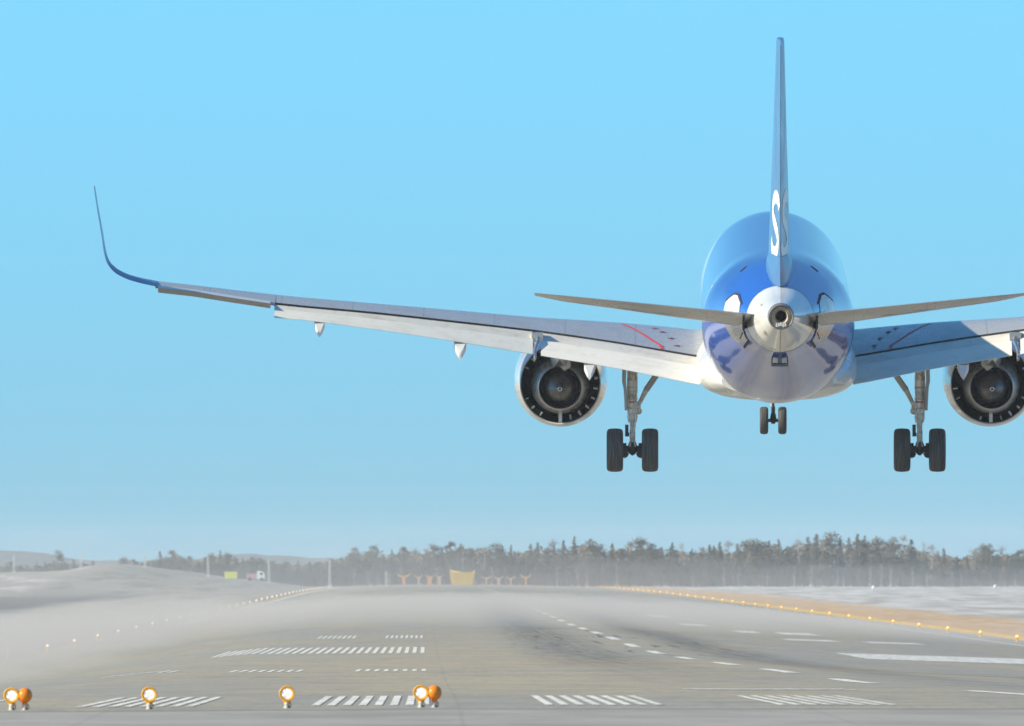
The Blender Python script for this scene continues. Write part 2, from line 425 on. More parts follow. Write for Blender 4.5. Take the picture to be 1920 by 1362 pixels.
for proto, x, lab in spots:
    o = proto if id(proto) not in used else copy_tree(proto)
    used.add(id(proto))
    o.location = (x, LY, HG(x, LY)); o.rotation_euler.z = random.uniform(-0.06, 0.06)
    tag(o, lab, 'threshold lamp', 'threshold lamps across the near end of the runway')

# runway edge lights
m_glow = mat('amber_light_glass', (0.8, 0.5, 0.1), 0.3, emit=(1.0, 0.62, 0.16), estr=1.1)
m_glow_w = mat('pale_light_glass', (0.8, 0.75, 0.6), 0.3, emit=(1.0, 0.88, 0.68), estr=0.9)
def edge_light(glow):
    root = empty('runway_edge_light')
    b = MB(); b.lathe([(0.0, 0.12), (0.02, 0.12), (0.03, 0.05), (0.2, 0.045), (0.24, 0.09), (0.27, 0.1)], (0, 0, 0), 'z', n=14); b.build('post', m_yring, root)
    g = MB(); g.lathe([(0.27, 0.07), (0.31, 0.08), (0.36, 0.075), (0.39, 0.05), (0.41, 0.0)], (0, 0, 0), 'z', n=14); g.build('globe', glow, root)
    return root
eR = edge_light(m_glow); eL = edge_light(m_glow_w); first = [True, True]
for k in range(-2, 40):
    y = 903 + 60 * k
    if y > 3180: break
    for side, (pr, xx) in enumerate(((eR, 35.2), (eL, -19.6))):
        if side == 0 and k < 0: continue
        if side == 1 and k < -3: continue
        o = pr if first[side] else copy_tree(pr); first[side] = False
        o.location = (xx, y, HG(xx, y))
        if side == 0: tag(o, 'small amber runway light on the right pavement edge beside the dry grass', 'runway light', 'amber lights along the right runway edge')
        else: tag(o, 'small pale runway light on the left pavement edge in the blowing dust', 'runway light', 'pale lights along the left runway edge')

# ------------------------------------------------------------------ aircraft materials
def livery():
    m = mat('fuselage_paint', (0.7, 0.7, 0.7), 0.19, coat=0.82); t = NT(m)
    xyz = t.sep(t.coords()); Y, Z = xyz[1], xyz[2]
    blue = (0.0, 0.085, 0.52); white = (0.76, 0.75, 0.72)
    # blue rear body; the pale nose section starts ahead of the wing, the tail cone is white
    f1 = t.rng(t.math('SUBTRACT', Y, t.math('MULTIPLY', Z, 6.0)), 3.0, 2.98)
    c = t.mix(f1, white, blue)
    f2 = t.rng(Y, -16.52, -16.5)
    c = t.mix(f2, (0.80, 0.79, 0.76), c)
    n = t.noise(t.coords((3, 0.35, 3)), 1.0, 6, 0.65)
    c = t.mix(t.math('MULTIPLY', t.rng(n, 0.5, 0.8), 0.12), c, (0.20, 0.18, 0.16))
    # frame joints
    fr = t.math('PINGPONG', t.math('ADD', Y, 50.0), 0.8)
    line = t.math('MULTIPLY', t.rng(fr, 0.006, 0.0), 0.35)
    c = t.mix(line, c, (0.05, 0.05, 0.06))
    an = t.math('ARCTAN2', Z, xyz[0])
    ln = t.math('PINGPONG', t.math('ADD', an, 10.0), 0.175)
    c = t.mix(t.math('MULTIPLY', t.rng(ln, 0.006, 0.0), 0.3), c, (0.05, 0.05, 0.06))
    t.color(c)
    w = t.noise(t.coords((2.2, 1.6, 2.2)), 1.0, 2, 0.5)
    t.bump(w, 0.16, 0.03)
    return m
m_fus = livery()
m_white = grime('white_airframe_paint', (0.74, 0.73, 0.70), (0.42, 0.38, 0.33), (1.1, 1.1, 1.1), 0.25, rough=0.3, coat=0.5)
m_flap = grime('cream_flap_paint', (0.84, 0.80, 0.69), (0.56, 0.52, 0.44), (0.8, 1.6, 1.6), 0.5, rough=0.42)
m_flap_up = grime('upper_flap_paint', (0.72, 0.68, 0.58), (0.42, 0.37, 0.30), (0.7, 1.2, 1.2), 0.6, rough=0.45)
m_wing = grime('grey_wing_paint', (0.40, 0.405, 0.41), (0.27, 0.27, 0.27), (0.9, 0.9, 0.9), 0.45, rough=0.28, coat=0.35)
t = NT(m_wing); bc = t.p.inputs['Base Color'].links[0].from_socket; X_s = t.sep(t.coords())[0]
t.color(t.mix(t.math('MULTIPLY', t.rng(t.math('PINGPONG', X_s, 0.93), 0.014, 0.004), 0.5), bc, (0.08, 0.08, 0.08)))
m_blue = grime('blue_tail_paint', (0.06, 0.17, 0.37), (0.08, 0.15, 0.28), (0.8, 0.5, 0.4), 0.3, rough=0.32, coat=0.22, spec=0.45)
m_under = grime('grey_paint_and_shade', (0.33, 0.31, 0.28), (0.20, 0.18, 0.16), (1, 1, 1), 0.5, rough=0.45)
m_gap = mat('shadow_gap_and_seam', (0.025, 0.023, 0.022), 0.8)  # near-black for seams, and for shade painted into gaps
m_steel = grime('bare_metal', (0.62, 0.62, 0.63), (0.35, 0.33, 0.30), (4, 4, 4), 0.4, rough=0.24, metal=0.9)
m_nac = grime('nacelle_paint', (0.60, 0.595, 0.58), (0.38, 0.35, 0.31), (1.2, 1.2, 1.2), 0.35, rough=0.18, coat=0.8)
m_duct = mat('fan_duct_liner', (0.008, 0.010, 0.014), 0.6, spec=0.2)
m_core = grime('core_cowl_metal', (0.58, 0.57, 0.56), (0.45, 0.43, 0.41), (0.8, 0.8, 0.8), 0.25, rough=0.32, metal=0.85)
m_hot = grime('heat_tinted_cone', (0.16, 0.155, 0.155), (0.09, 0.085, 0.08), (5, 5, 5), 0.5, rough=0.38, metal=0.8)
m_gear = grime('landing_gear_paint', (0.68, 0.66, 0.60), (0.12, 0.11, 0.10), (7, 7, 7), 0.85, rough=0.35)
m_chrome = mat('chrome_piston', (0.85, 0.85, 0.85), 0.08, 1.0)
m_red = mat('red_marking_paint', (0.62, 0.03, 0.04), 0.5)
m_letter = mat('white_lettering', (0.82, 0.82, 0.80), 0.4)
m_tyre = mat('tyre_rubber', (0.03, 0.03, 0.032), 0.75); t = NT(m_tyre)
n = t.noise(t.coords((40, 1.5, 1.5)), 1.0, 4, 0.7)
t.color(t.mix(t.rng(n, 0.35, 0.75), (0.032, 0.032, 0.032), (0.12, 0.116, 0.11)))
t.bump(n, 0.3, 0.01)

# ------------------------------------------------------------------ aircraft, in its own frame: x right, y forward, z up from the cabin axis above the main gear
jet = empty('passenger_jet')
tag(jet, 'blue and white twin-engine passenger jet landing over the runway with gear and flaps down', 'aeroplane')

FT = [(17.9, -0.75), (17.6, -0.35), (17.0, 0.05), (16.0, 0.60), (15.0, 1.15), (14.0, 1.62), (13.0, 1.92), (12.0, 2.05), (11.0, 2.07), (-10.0, 2.07), (-12.2, 2.065), (-12.7, 2.055), (-13.2, 2.02), (-14.2, 1.905), (-15.4, 1.735),
      (-16.5, 1.56), (-17.4, 1.41), (-18.3, 1.30), (-18.9, 1.235), (-19.2, 1.20)]
FBm = [(17.9, -0.85), (17.6, -1.25), (17.0, -1.55), (16.0, -1.82), (15.0, -1.97), (14.0, -2.04), (13.0, -2.07), (-5.2, -2.07), (-6.6, -2.04), (-8.0, -1.88), (-9.5, -1.62), (-11.0, -1.31), (-13.0, -0.86),
       (-15.0, -0.43), (-16.5, -0.14), (-17.4, 0.10), (-18.3, 0.38), (-18.9, 0.56), (-19.2, 0.66)]
FW = [(17.9, 0.05), (17.6, 0.45), (17.0, 0.85), (16.0, 1.25), (15.0, 1.55), (14.0, 1.76), (13.0, 1.90), (12.0, 1.96), (11.0, 1.975), (-8.6, 1.975), (-9.6, 1.95), (-10.6, 1.85), (-12.0, 1.64), (-14.0, 1.32),
      (-15.4, 1.06), (-16.5, 0.865), (-17.4, 0.70), (-18.3, 0.49), (-18.9, 0.355), (-19.2, 0.29)]
FT_, FB_, FW_ = [sorted(x) for x in (FT, FBm, FW)]
def fus(y, a, off=0.0):
    """point on the fuselage skin; a = angle from the right-hand side, counter-clockwise seen from behind"""
    top, bot, w = interp_s(FT_, y), interp_s(FB_, y), interp_s(FW_, y)
    cz, hh = (top + bot) / 2, (top - bot) / 2
    return Vector(((w + off) * math.cos(a), y, cz + (hh + off) * math.sin(a)))
ys = [17.9, 17.75, 17.6, 17.3, 17.0, 16.5, 16, 15.5, 15, 14.5, 14, 13.5, 13, 12.5, 12, 11, 9, 6, 3, 0, -3, -5, -5.6] + [-6 - 0.3 * i for i in range(44)] + [-19.2]
mb = MB()
mb.loft([[fus(y, 2 * math.pi * k / 96) for k in range(96)] for y in ys], caps=True)
fuselage = mb.build('fuselage', m_fus, jet)

def fpatch(mb, pts, off, mi=0, n=6):
    """a four-cornered skin patch given as (y, angle in degrees)"""
    a, b, c, d = [Vector((p[0], R(p[1]))) for p in pts]
    vs = []
    for i in range(n + 1):
        for j in range(n + 1):
            u, v = i / n, j / n
            q = a * (1 - u) * (1 - v) + b * u * (1 - v) + c * u * v + d * (1 - u) * v
            vs.append(fus(q.x, q.y, off))
    k = n + 1
    mb.add(vs, [(i * k + j, i * k + j + 1, (i + 1) * k + j + 1, (i + 1) * k + j) for i in range(n) for j in range(n)], mi, True)
def fline(mb, pts, w, off, mi=0):
    """a painted or raised line along skin points (y, angle)"""
    dense = []
    for p, q in zip(pts, pts[1:]):
        k = max(1, int(max(abs(q[0] - p[0]) / 0.15, abs(q[1] - p[1]) / 5)))
        for i in range(k): dense.append((p[0] + (q[0] - p[0]) * i / k, p[1] + (q[1] - p[1]) * i / k))
    dense.append(pts[-1])
    P3 = [fus(y, R(a), off) for y, a in dense]
    vs = []; nrm = []
    for i, p in enumerate(P3):
        d = (P3[min(i + 1, len(P3) - 1)] - P3[max(i - 1, 0)]).normalized()
        n = (fus(dense[i][0], R(dense[i][1]), 0.1) - fus(dense[i][0], R(dense[i][1]), 0)).normalized()
        s_ = d.cross(n).normalized() * w / 2
        vs += [p - s_, p + s_]
    mb.add(vs, [(2 * i, 2 * i + 1, 2 * i + 3, 2 * i + 2) for i in range(len(P3) - 1)], mi, True)

for side in (-1, 1):
    A = (lambda a: 180 - a) if side < 0 else (lambda a: a)
    # rear door outline, drawn in white
    d = MB()
    loop = [(-9.35, 24), (-9.25, 30), (-8.5, 32), (-8.4, 26), (-8.4, -22), (-8.5, -27), (-9.2, -27), (-9.35, -21), (-9.35, 24)]
    fline(d, [(y, A(a)) for y, a in loop], 0.05, 0.006)
    fline(d, [(y, A(a)) for y, a in ((-7.7, 38), (-7.75, 20), (-7.75, -25), (-7.9, -38), (-8.7, -42))], 0.03, 0.006)
    d.build('rear_door', m_letter, fuselage)
    # bare metal plates above and below the tailplane root
    for lo, hi, nm in ((6, 40, 'u'), (-38, -3, 'l')):
        d = MB()
        if nm == 'u':
            fpatch(d, [(-13.3, A(-3)), (-15.7, A(0)), (-15.4, A(20)), (-13.5, A(16))], 0.012)
            fpatch(d, [(-13.5, A(16)), (-15.4, A(20)), (-14.7, A(27)), (-14.2, A(26))], 0.012)
            fline(d, [(-14.5, A(-3)), (-14.4, A(23))], 0.02, 0.016, 1)
            fline(d, [(-13.25, A(-2)), (-13.45, A(16)), (-14.3, A(28)), (-14.8, A(29)), (-15.6, A(20))], 0.06, 0.014, 1)
        else:
            fpatch(d, [(-13.4, A(-8)), (-16.0, A(-6)), (-15.7, A(-36)), (-14.3, A(-34))], 0.012)
            fline(d, [(-16.0, A(-5)), (-15.8, A(-37)), (-14.6, A(-42))], 0.07, 0.014, 1)
            fline(d, [(-14.9, A(-30)), (-15.7, A(-22))], 0.03, 0.018, 1)
        d.build('tailplane_root_plate', [m_steel if nm == 'l' else m_white, m_gap], fuselage)
    # small vane high on the rear body
    d = MB()
    for q_ in range(4):
        d.loft([[fus(y_, R(A(50 + 2.2 * q_ + da)), o_) for y_, o_ in ((-12.75 + 0.05 * q_, -0.01), (-12.6 + 0.05 * q_, -0.01), (-12.6 + 0.05 * q_, 0.012), (-12.7 + 0.05 * q_, 0.012))] for da in (0, 2.2)], smooth=False); d.build('antenna_blade', m_gap, fuselage)
# tail details
d = MB()
d.lathe([(-19.12, 0.33), (-19.25, 0.335), (-19.62, 0.325), (-19.74, 0.315), (-19.76, 0.30), (-19.72, 0.275)], (0, 0, 0.935), 'y', 0, 48)
ex = d.build('exhaust_ring', grime('exhaust_ring_metal', (0.25, 0.24, 0.23), (0.12, 0.11, 0.10), (5, 5, 5), 0.6, rough=0.45, metal=0.5), fuselage)
d = MB(); d.lathe([(-19.60, 0.275), (-19.70, 0.27), (-19.68, 0.235), (-19.72, 0.225), (-19.70, 0.19), (-19.73, 0.18), (-19.69, 0.15), (-19.5, 0.125)], (0, 0, 0.955), 'y', 0, 48, squash=1.06)
d.build('exhaust_nozzle', grime('heat_stained_nozzle', (0.62, 0.50, 0.37), (0.33, 0.25, 0.18), (7, 7, 7), 0.6, rough=0.42, metal=0.5), fuselage)
d = MB(); d.lathe([(-19.52, 0.127), (-19.23, 0.12), (-19.22, 0.0)], (0, 0, 0.955), 'y', 0, 32); d.build('exhaust_opening', mat('opening_black', (0.001, 0.001, 0.001), 1.0, spec=0.0), fuselage)  # the hole's darkness is put into a near-black colour
d = MB()
for i in range(5): d.box((-0.11 + 0.055 * i, -19.74, 0.735 + 0.012 * ((i * 7) % 3)), (0.04, 0.05, 0.085))
d.build('tail_lamp', mat('tail_lamp_glass', (0.85, 0.82, 0.75), 0.2), fuselage)
d = MB(); d.box((0, -15.2, -0.53), (0.42, 0.5, 0.06)); d.box((-0.2, -15.2, -0.46), (0.03, 0.4, 0.15)); d.box((0.2, -15.2, -0.46), (0.03, 0.4, 0.15)); d.box((0, -15.3, -0.40), (0.1, 0.3, 0.16))
d.build('tail_skid', grime('skid_metal', (0.16, 0.15, 0.15), (0.06, 0.06, 0.06), (5, 5, 5), 0.5, rough=0.5), fuselage)
d = MB()
fline(d, [(-16.8, 262), (-16.75, 235), (-16.9, 232)], 0.05, 0.012, 0)
fline(d, [(-16.53, a) for a in range(0, 361, 10)], 0.03, 0.004, 1)
fline(d, [(-16.6, 270), (-19.0, 270)], 0.02, 0.004, 1)
fline(d, [(-17.9, 227), (-18.15, 222)], 0.07, 0.010, 1)
fline(d, [(-17.7, 142), (-17.9, 142)], 0.07, 0.010, 1)
d.build('tail_cone_seam', [m_letter, grime('seam_sealant', (0.35, 0.33, 0.3), (0.2, 0.2, 0.2), (5, 5, 5), 0.5, rough=0.6)], fuselage)

# wing-body fairing
def superring(y, hw, top, bot, n=64, e=2.6):
    cz, hh = (top + bot) / 2, (top - bot) / 2; out = []
    for k in range(n):
        a = 2 * math.pi * k / n; c_, s_ = math.cos(a), math.sin(a)
        out.append(Vector((hw * math.copysign(abs(c_) ** (2 / e), c_), y, cz + hh * math.copysign(abs(s_) ** (2 / e), s_))))
    return out
d = MB()
d.loft([superring(y, w, tp, bt) for y, w, tp, bt in ((8.2, 1.2, -1.4, -2.0), (7.2, 1.85, -0.9, -2.22), (5.5, 2.08, -0.6, -2.38), (3, 2.14, -0.5, -2.42), (0, 2.13, -0.55, -2.36), (-2, 2.10, -0.65, -2.25),
                                                   (-3.5, 1.98, -0.8, -2.12), (-4.8, 1.80, -0.95, -2.0), (-5.8, 1.45, -1.1, -1.85))])
d.build('belly_fairing', m_white, jet)

# --- wings
def airfoil(n=18, t=0.12, x1=1.0):
    """closed section from the trailing edge over the top to the trailing edge; chord 0..x1"""
    def th(x): return 5 * t * (0.2969 * math.sqrt(x) - 0.126 * x - 0.3516 * x * x + 0.2843 * x ** 3 - 0.1036 * x ** 4)
    xs_ = [x1 * 0.5 * (1 + math.cos(math.pi * i / n)) for i in range(n + 1)]
    up = [(x, th(x) + 0.02 * math.sin(math.pi * x)) for x in xs_]
    lo = [(x, -th(x) + 0.02 * math.sin(math.pi * x)) for x in reversed(xs_[:-1])]
    return up + lo
LE = [(1.2, 6.0), (1.98, 5.6), (6.4, 3.3), (13.2, -0.25), (16.3, -1.87), (17.3, -2.5)]
# flap gap line (rear edge of the fixed wing's upper skin) and chord line heights
GY = [(1.2, 0.35), (1.98, 0.25), (6.35, -0.10), (10.0, -1.25), (13.2, -2.05)]
GZ = [(1.2, -1.28), (1.95, -1.22), (4.2, -0.83), (6.35, -0.51), (8.3, -0.25), (10.5, 0.03), (13.2, 0.325), (16.3, 0.80)]
TY = [(1.2, -1.55), (1.98, -1.50), (6.35, -1.45), (13.2, -2.98)]
TZ = [(1.2, -1.98), (1.95, -1.87), (4.2, -1.43), (6.35, -1.07), (8.3, -0.72), (10.5, -0.36), (13.2, -0.01)]
LZ = [(1.2, -1.38), (1.98, -1.22), (4.2, -0.88), (6.4, -0.62), (8.5, -0.33), (10.5, -0.06), (13.2, 0.34), (16.3, 0.84), (17.0, 0.98)]
def wing_ring(s, side, gy, gz, tk, n=18):
    ly_, lz_ = interp(LE, s), interp_s(LZ, s); ch = ly_ - gy
    out = []
    for x, z in airfoil(n, tk, 1.0):
        # the section is cut off blunt at the rear spar: keep some depth at x=1
        zz = z * ch + (0.028 * ch * x * x if z >= 0.0 else -0.012 * ch * x * x)
        zc_ = lz_ + (gz - lz_) * x - (0.028 * ch * x * x)
        out.append(Vector((side * s, ly_ - x * ch, zc_ + zz)))
    return out
for side in (-1, 1):
    w = MB()
    st = [1.2, 1.98, 3.0, 4.2, 5.3, 6.35, 7.5, 8.5, 9.5, 10.5, 11.5, 12.4, 13.2]
    rings = [wing_ring(s, side, interp(GY, s), interp_s(GZ, s), 0.155 - 0.003 * s) for s in st]
    w.loft(rings)
    # outer wing, ailerons hinge cut, and the blended tip
    rings = [wing_ring(s, side, interp([(13.18, -2.1), (16.3, -2.92)], s), interp_s(GZ, s), 0.115) for s in (13.18, 14.2, 15.3, 16.3)]
    w.loft(rings)
    tip = [(16.28, 0.84, -1.86, 1.35, 0), (16.7, 0.94, -2.1, 1.25, 12), (17.05, 1.06, -2.35, 1.14, 24), (17.35, 1.24, -2.65, 1.02, 42), (17.52, 1.48, -2.98, 0.92, 62), (17.60, 1.78, -3.3, 0.84, 78), (17.66, 2.3, -3.75, 0.72, 84), (17.74, 2.9, -4.3, 0.6, 85), (17.80, 3.45, -4.85, 0.46, 85), (17.81, 3.56, -5.05, 0.3, 85)]
    rings = []
    fine = []
    for i in range(len(tip) - 1):
        for q_ in range(3):
            t_ = i + q_ / 3
            fine.append(tuple(interp_s([(j_, row[c_i]) for j_, row in enumerate(tip)], t_) for c_i in range(5)))
    fine.append(tip[-1])
    for s, z, l, ch, ang in fine:
        r_ = []
        for x, zz in airfoil(10, 0.085 if ang < 50 else 0.05):
            o_ = zz * ch
            r_.append(Vector((side * (s - o_ * math.sin(R(ang))), l - x * ch, z + o_ * math.cos(R(ang)) - 0.02 * x)))
        rings.append(r_)
    wl_ = MB(); wl_.loft(rings)
    wing = w.build('wing', m_wing, jet)
    wl_.build('winglet', m_blue, wing)
    # aileron, trailing edge raised a little so its shaded underside shows below
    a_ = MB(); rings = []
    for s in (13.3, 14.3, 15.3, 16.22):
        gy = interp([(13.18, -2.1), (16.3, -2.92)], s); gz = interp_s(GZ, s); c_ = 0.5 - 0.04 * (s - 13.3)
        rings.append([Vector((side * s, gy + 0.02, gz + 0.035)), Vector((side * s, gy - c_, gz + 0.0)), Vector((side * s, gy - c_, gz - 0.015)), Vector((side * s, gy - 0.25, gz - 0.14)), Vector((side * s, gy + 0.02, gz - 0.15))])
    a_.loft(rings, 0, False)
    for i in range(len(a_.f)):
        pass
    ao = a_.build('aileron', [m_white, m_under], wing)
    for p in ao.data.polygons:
        if p.normal.z < 0.1: p.material_index = 1  # downward faces turn darker grey: underside shade put into the colour
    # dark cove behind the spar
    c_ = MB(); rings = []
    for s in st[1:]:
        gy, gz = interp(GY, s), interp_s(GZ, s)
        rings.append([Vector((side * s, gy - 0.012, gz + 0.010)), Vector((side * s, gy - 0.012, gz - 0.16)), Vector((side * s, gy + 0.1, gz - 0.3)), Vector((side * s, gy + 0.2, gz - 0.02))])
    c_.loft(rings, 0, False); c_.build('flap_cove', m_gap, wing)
    # flaps, two panels
    for s0, s1 in ((2.02, 6.2), (6.42, 13.18)):
        f_ = MB(); rings = []; n_ = 10
        for i in range(n_ + 1):
            s = s0 + (s1 - s0) * i / n_
            y0, z0 = interp(GY, s) - 0.05, interp_s(GZ, s) - 0.055
            y1, z1 = interp(TY, s), interp_s(TZ, s)
            dy, dz = y1 - y0, z1 - z0; L = math.hypot(dy, dz); u = Vector((0, dy / L, dz / L)); nv = Vector((0, -u.z, u.y))
            if nv.z < 0: nv = -nv
            prof = [(1.0, 0.0), (0.85, 0.022), (0.62, 0.055), (0.45, 0.075), (0.30, 0.080), (0.12, 0.060), (0.03, 0.03), (-0.06, -0.03), (-0.10, -0.12), (0.0, -0.17), (0.25, -0.15), (0.6, -0.07), (1.0, -0.012)]
            rings.append([Vector((side * s, y0, z0)) + u * (a * L) + nv * (b * L * 0.75) for a, b in prof])
        f_.loft(rings)
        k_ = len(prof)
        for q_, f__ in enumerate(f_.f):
            if len(f__) == 4 and (q_ % k_) in (3, 4, 5): f_.m[q_] = 1  # upper front strip of each flap takes the darker tone
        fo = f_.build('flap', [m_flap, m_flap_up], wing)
    # flap seam at the junction bracket
    j = MB()
    for (dx, y, z, sx, sy, sz) in ((6.30, -0.45, -0.66, 0.30, 0.35, 0.24), (6.62, -0.62, -0.80, 0.26, 0.1, 0.14)):
        j.box((side * dx, y - 0.16, z), (sx, sy, sz))
    j.tube([(side * 6.30, -0.62, -0.58), (side * 6.28, -0.95, -0.75), (side * 6.36, -1.3, -0.98), (side * 6.36, -1.52, -1.20)], [0.04, 0.05, 0.045, 0.03], 1)
    j.tube([(side * 6.40, -0.62, -0.60), (side * 6.40, -1.0, -0.86), (side * 6.34, -1.5, -1.16)], 0.028, 1)
    j.build('flap_hinge', [m_core, m_steel], wing)
    # flap track fairings
    for s, k in ((12.0, 0.37), (8.32, 0.43), (4.92, 0.40)):
        y1, z1 = interp(TY, s), interp_s(TZ, s)
        f_ = MB(); rings = []; k = k / 0.42
        for dy, zt_, zb_, hw, pt in ((2.6, 0.15, 0.05, 0.03, 0), (2.1, 0.2, -0.08, 0.12, 0), (1.3, 0.15, -0.22, 0.165, 0), (0.6, 0.05, -0.32, 0.165, 0.2), (0.16, -0.03, -0.40, 0.16, 0.6), (-0.02, -0.05, -0.44, 0.13, 1.0), (-0.10, -0.30, -0.46, 0.04, 1.0)):
            hw *= k; zt_, zb_ = zt_ * k, zb_ * k; H_ = zt_ - zb_; cx, cy = side * s, y1 + dy
            rings.append([Vector((cx + hw * a_, cy, z1 + zt_ - H_ * b_)) for a_, b_ in ((-1, 0), (-1, 0.35), (-0.9, 0.55), (-0.6, 0.8), (-0.03 - 0.3 * (1 - pt), 1.0), (0.03 + 0.3 * (1 - pt), 1.0), (0.6, 0.8), (0.9, 0.55), (1, 0.35), (1, 0))])
        f_.loft(rings, 0, True)
        f_.build('flap_track_fairing', m_white, wing)
    # red walkway border and arrows on the inner wing
    def up(s, frac):
        """point just above the upper skin"""
        r_ = wing_ring(s, side, interp(GY, s), interp_s(GZ, s), 0.155 - 0.003 * s, 60)[:61]
        ly_ = interp(LE, s); y = ly_ - frac * (ly_ - interp(GY, s))
        for a, b in zip(r_, r_[1:]):
            if a.y <= y <= b.y:
                z = a.z + (b.z - a.z) * (y - a.y) / (b.y - a.y + 1e-9); return Vector((side * s, y, z + 0.012))
        return r_[0] + Vector((0, 0, 0.012))
    d = MB()
    pth = [(2.15, 0.985), (2.16, 0.9), (2.35, 0.80), (2.75, 0.62), (3.2, 0.48)]
    pp = [up(s, f) for s, f in pth]
    for a, b in zip(pp, pp[1:]):
        n_ = 5
        for i in range(n_):
            p, q = a.lerp(b, i / n_), a.lerp(b, (i + 1) / n_)
            d.add([p + Vector((-0.03, 0, 0)), p + Vector((0.03, 0, 0)), q + Vector((0.03, 0, 0)), q + Vector((-0.03, 0, 0))], [(0, 1, 2, 3)], 0)
    edge = [(2.0 + 0.0, 0), ]
    pth = [(3.02, 0.99), (3.04, 0.93), (3.25, 0.86), (3.55, 0.72), (3.9, 0.55), (4.1, 0.45)]
    pp = [up(s, f) for s, f in pth]; e = MB()
    for a, b in zip(pp, pp[1:]):
        n_ = 6
        for i in range(n_):
            p, q = a.lerp(b, i / n_), a.lerp(b, (i + 1) / n_); wv = Vector((0.035, 0, 0))
            e.add([p - wv, p + wv, q + wv, q - wv], [(0, 1, 2, 3)], 0)
    for s, f in ((2.62, 0.88), (2.78, 0.74), (3.0, 0.60), (3.2, 0.50)):
        p = up(s, f); 
        e.add([p + Vector((x_, y_, 0.004)) for x_, y_ in ((-0.10, 0.0), (-0.02, -0.16), (0.02, -0.05), (0.11, 0.02), (0.03, 0.10), (-0.04, 0.14))], [tuple(range(6))], 0)
    e.build('walkway_marking', m_red, wing)
    # engine and pylon
    ex_, ez = side * 5.72, -2.06
    n_ = MB()
    n_.lathe([(2.15, 1.045), (2.12, 1.075), (2.4, 1.12), (2.9, 1.19), (3.6, 1.235), (4.6, 1.25), (5.4, 1.225), (5.9, 1.15), (6.1, 1.08), (6.12, 1.02), (6.0, 0.97), (5.5, 0.98)], (ex_, 0, ez), 'y', 0, 72)
    # intake throat closes the duct in front, liner goes dark inside
    eng = n_.build('engine', m_nac, jet)
    l_ = MB(); l_.lathe([(2.15, 1.043), (2.2, 1.03), (3.0, 1.02), (4.0, 1.0), (4.1, 0.3), (4.1, 0.0)], (ex_, 0, ez), 'y', 0, 72); l_.lathe([(5.5, 0.98), (5.0, 0.97), (5.0, 0.0)], (ex_, 0, ez), 'y', 0, 48)
    l_.build('fan_duct', m_duct, eng)
    cz_ = ez - 0.05
    c_ = MB(); c_.lathe([(4.1, 0.80), (3.0, 0.80), (2.2, 0.755), (1.6, 0.66), (1.25, 0.585), (1.24, 0.565), (1.3, 0.545), (1.9, 0.56)], (ex_, 0, cz_), 'y', 0, 64)
    c_.build('core_cowl', m_core, eng)
    c_ = MB(); c_.lathe([(1.9, 0.56), (1.95, 0.45), (1.95, 0.0)], (ex_, 0, cz_), 'y', 0, 48); c_.build('core_duct', m_duct, eng)
    c_ = MB(); c_.lathe([(1.9, 0.44), (1.6, 0.43), (1.3, 0.385), (1.0, 0.31), (0.75, 0.21), (0.62, 0.12), (0.56, 0.06), (0.57, 0.035), (0.62, 0.0)], (ex_, 0, cz_), 'y', 0, 48); c_.build('exhaust_cone', m_hot, eng)
    c_ = MB(); c_.lathe([(0.556, 0.035), (0.55, 0.04), (0.553, 0.055), (0.565, 0.06)], (ex_, 0, cz_), 'y', 0, 24); c_.build('cone_vent', m_chrome, eng)
    # duct struts (pale, catching light), lower splitter and upper pylon fairing
    for k in range(22):
        a = 2 * math.pi * (k + 0.5) / 22
        r0, r1 = 0.90, 0.99
        if random.random() < 0.62:
            dr = Vector((math.cos(a), 0, math.sin(a))); tg = Vector((-math.sin(a), 0, math.cos(a)))
            c0 = Vector((ex_, 2.3 + random.uniform(-0.1, 0.1), ez)); r0 += random.uniform(-0.03, 0.03)
            wv = random.uniform(0.012, 0.024)
            v_ = MB()
            v_.loft([[c0 + dr * r + tg * wv * s1 + Vector((0, yy, 0)) for s1, yy in ((-1, 0), (1, 0), (1.6, 0.18), (-0.4, 0.18))] for r in (r0, r1 + 0.02)], 0, False)
            v_.build('duct_vane', m_letter, eng)
    s_ = MB(); s_.loft([[Vector((ex_ + a * w_, y_, z_)) for a, w_, y_ in ((-1, 0.045, 2.2), (1, 0.045, 2.2), (1, 0.07, 3.4), (-1, 0.07, 3.4))] for z_ in (cz_ - 0.70, ez - 1.03)], 0, False); s_.build('lower_splitter', m_core, eng)
    p_ = MB()
    p_.loft([[Vector((ex_ + hw * a, y_, z_ + hh * b)) for a, b in ((-1, -0.6), (-0.7, -1), (0.7, -1), (1, -0.6), (1, 1), (-1, 1))] for y_, z_, hw, hh in ((4.6, ez + 1.0, 0.2, 0.3), (3.0, ez + 0.95, 0.26, 0.40), (1.8, ez + 0.88, 0.27, 0.42), (1.2, ez + 0.86, 0.22, 0.36), (0.5, ez + 0.86, 0.12, 0.22), (0.2, ez + 0.86, 0.03, 0.12))], 0, False)
    p_.build('pylon', m_core, eng)
    h_ = MB(); h_.loft([[Vector((ex_ - side * 0.12 + hw * a, y_, z_ + hh * b)) for a, b in ((-1, -0.3), (0, -1), (1, -0.5), (1, 1), (-1, 1))] for y_, z_, hw, hh in ((2.2, ez + 0.72, 0.16, 0.1), (1.5, ez + 0.62, 0.17, 0.2), (1.1, ez + 0.62, 0.16, 0.22))], 0, False)
    h_.build('heat_shield', m_nac, eng)
    # main landing gear
    gx = side * 3.795; wz = -3.69
    g = MB()
    g.tube([(gx, 0, -1.1), (gx, 0, -2.45)], 0.125, 0, 20); g.tube([(gx, 0, -2.45), (gx, 0, -2.52), (gx, 0, -2.9)], [0.125, 0.105, 0.10], 0, 20)
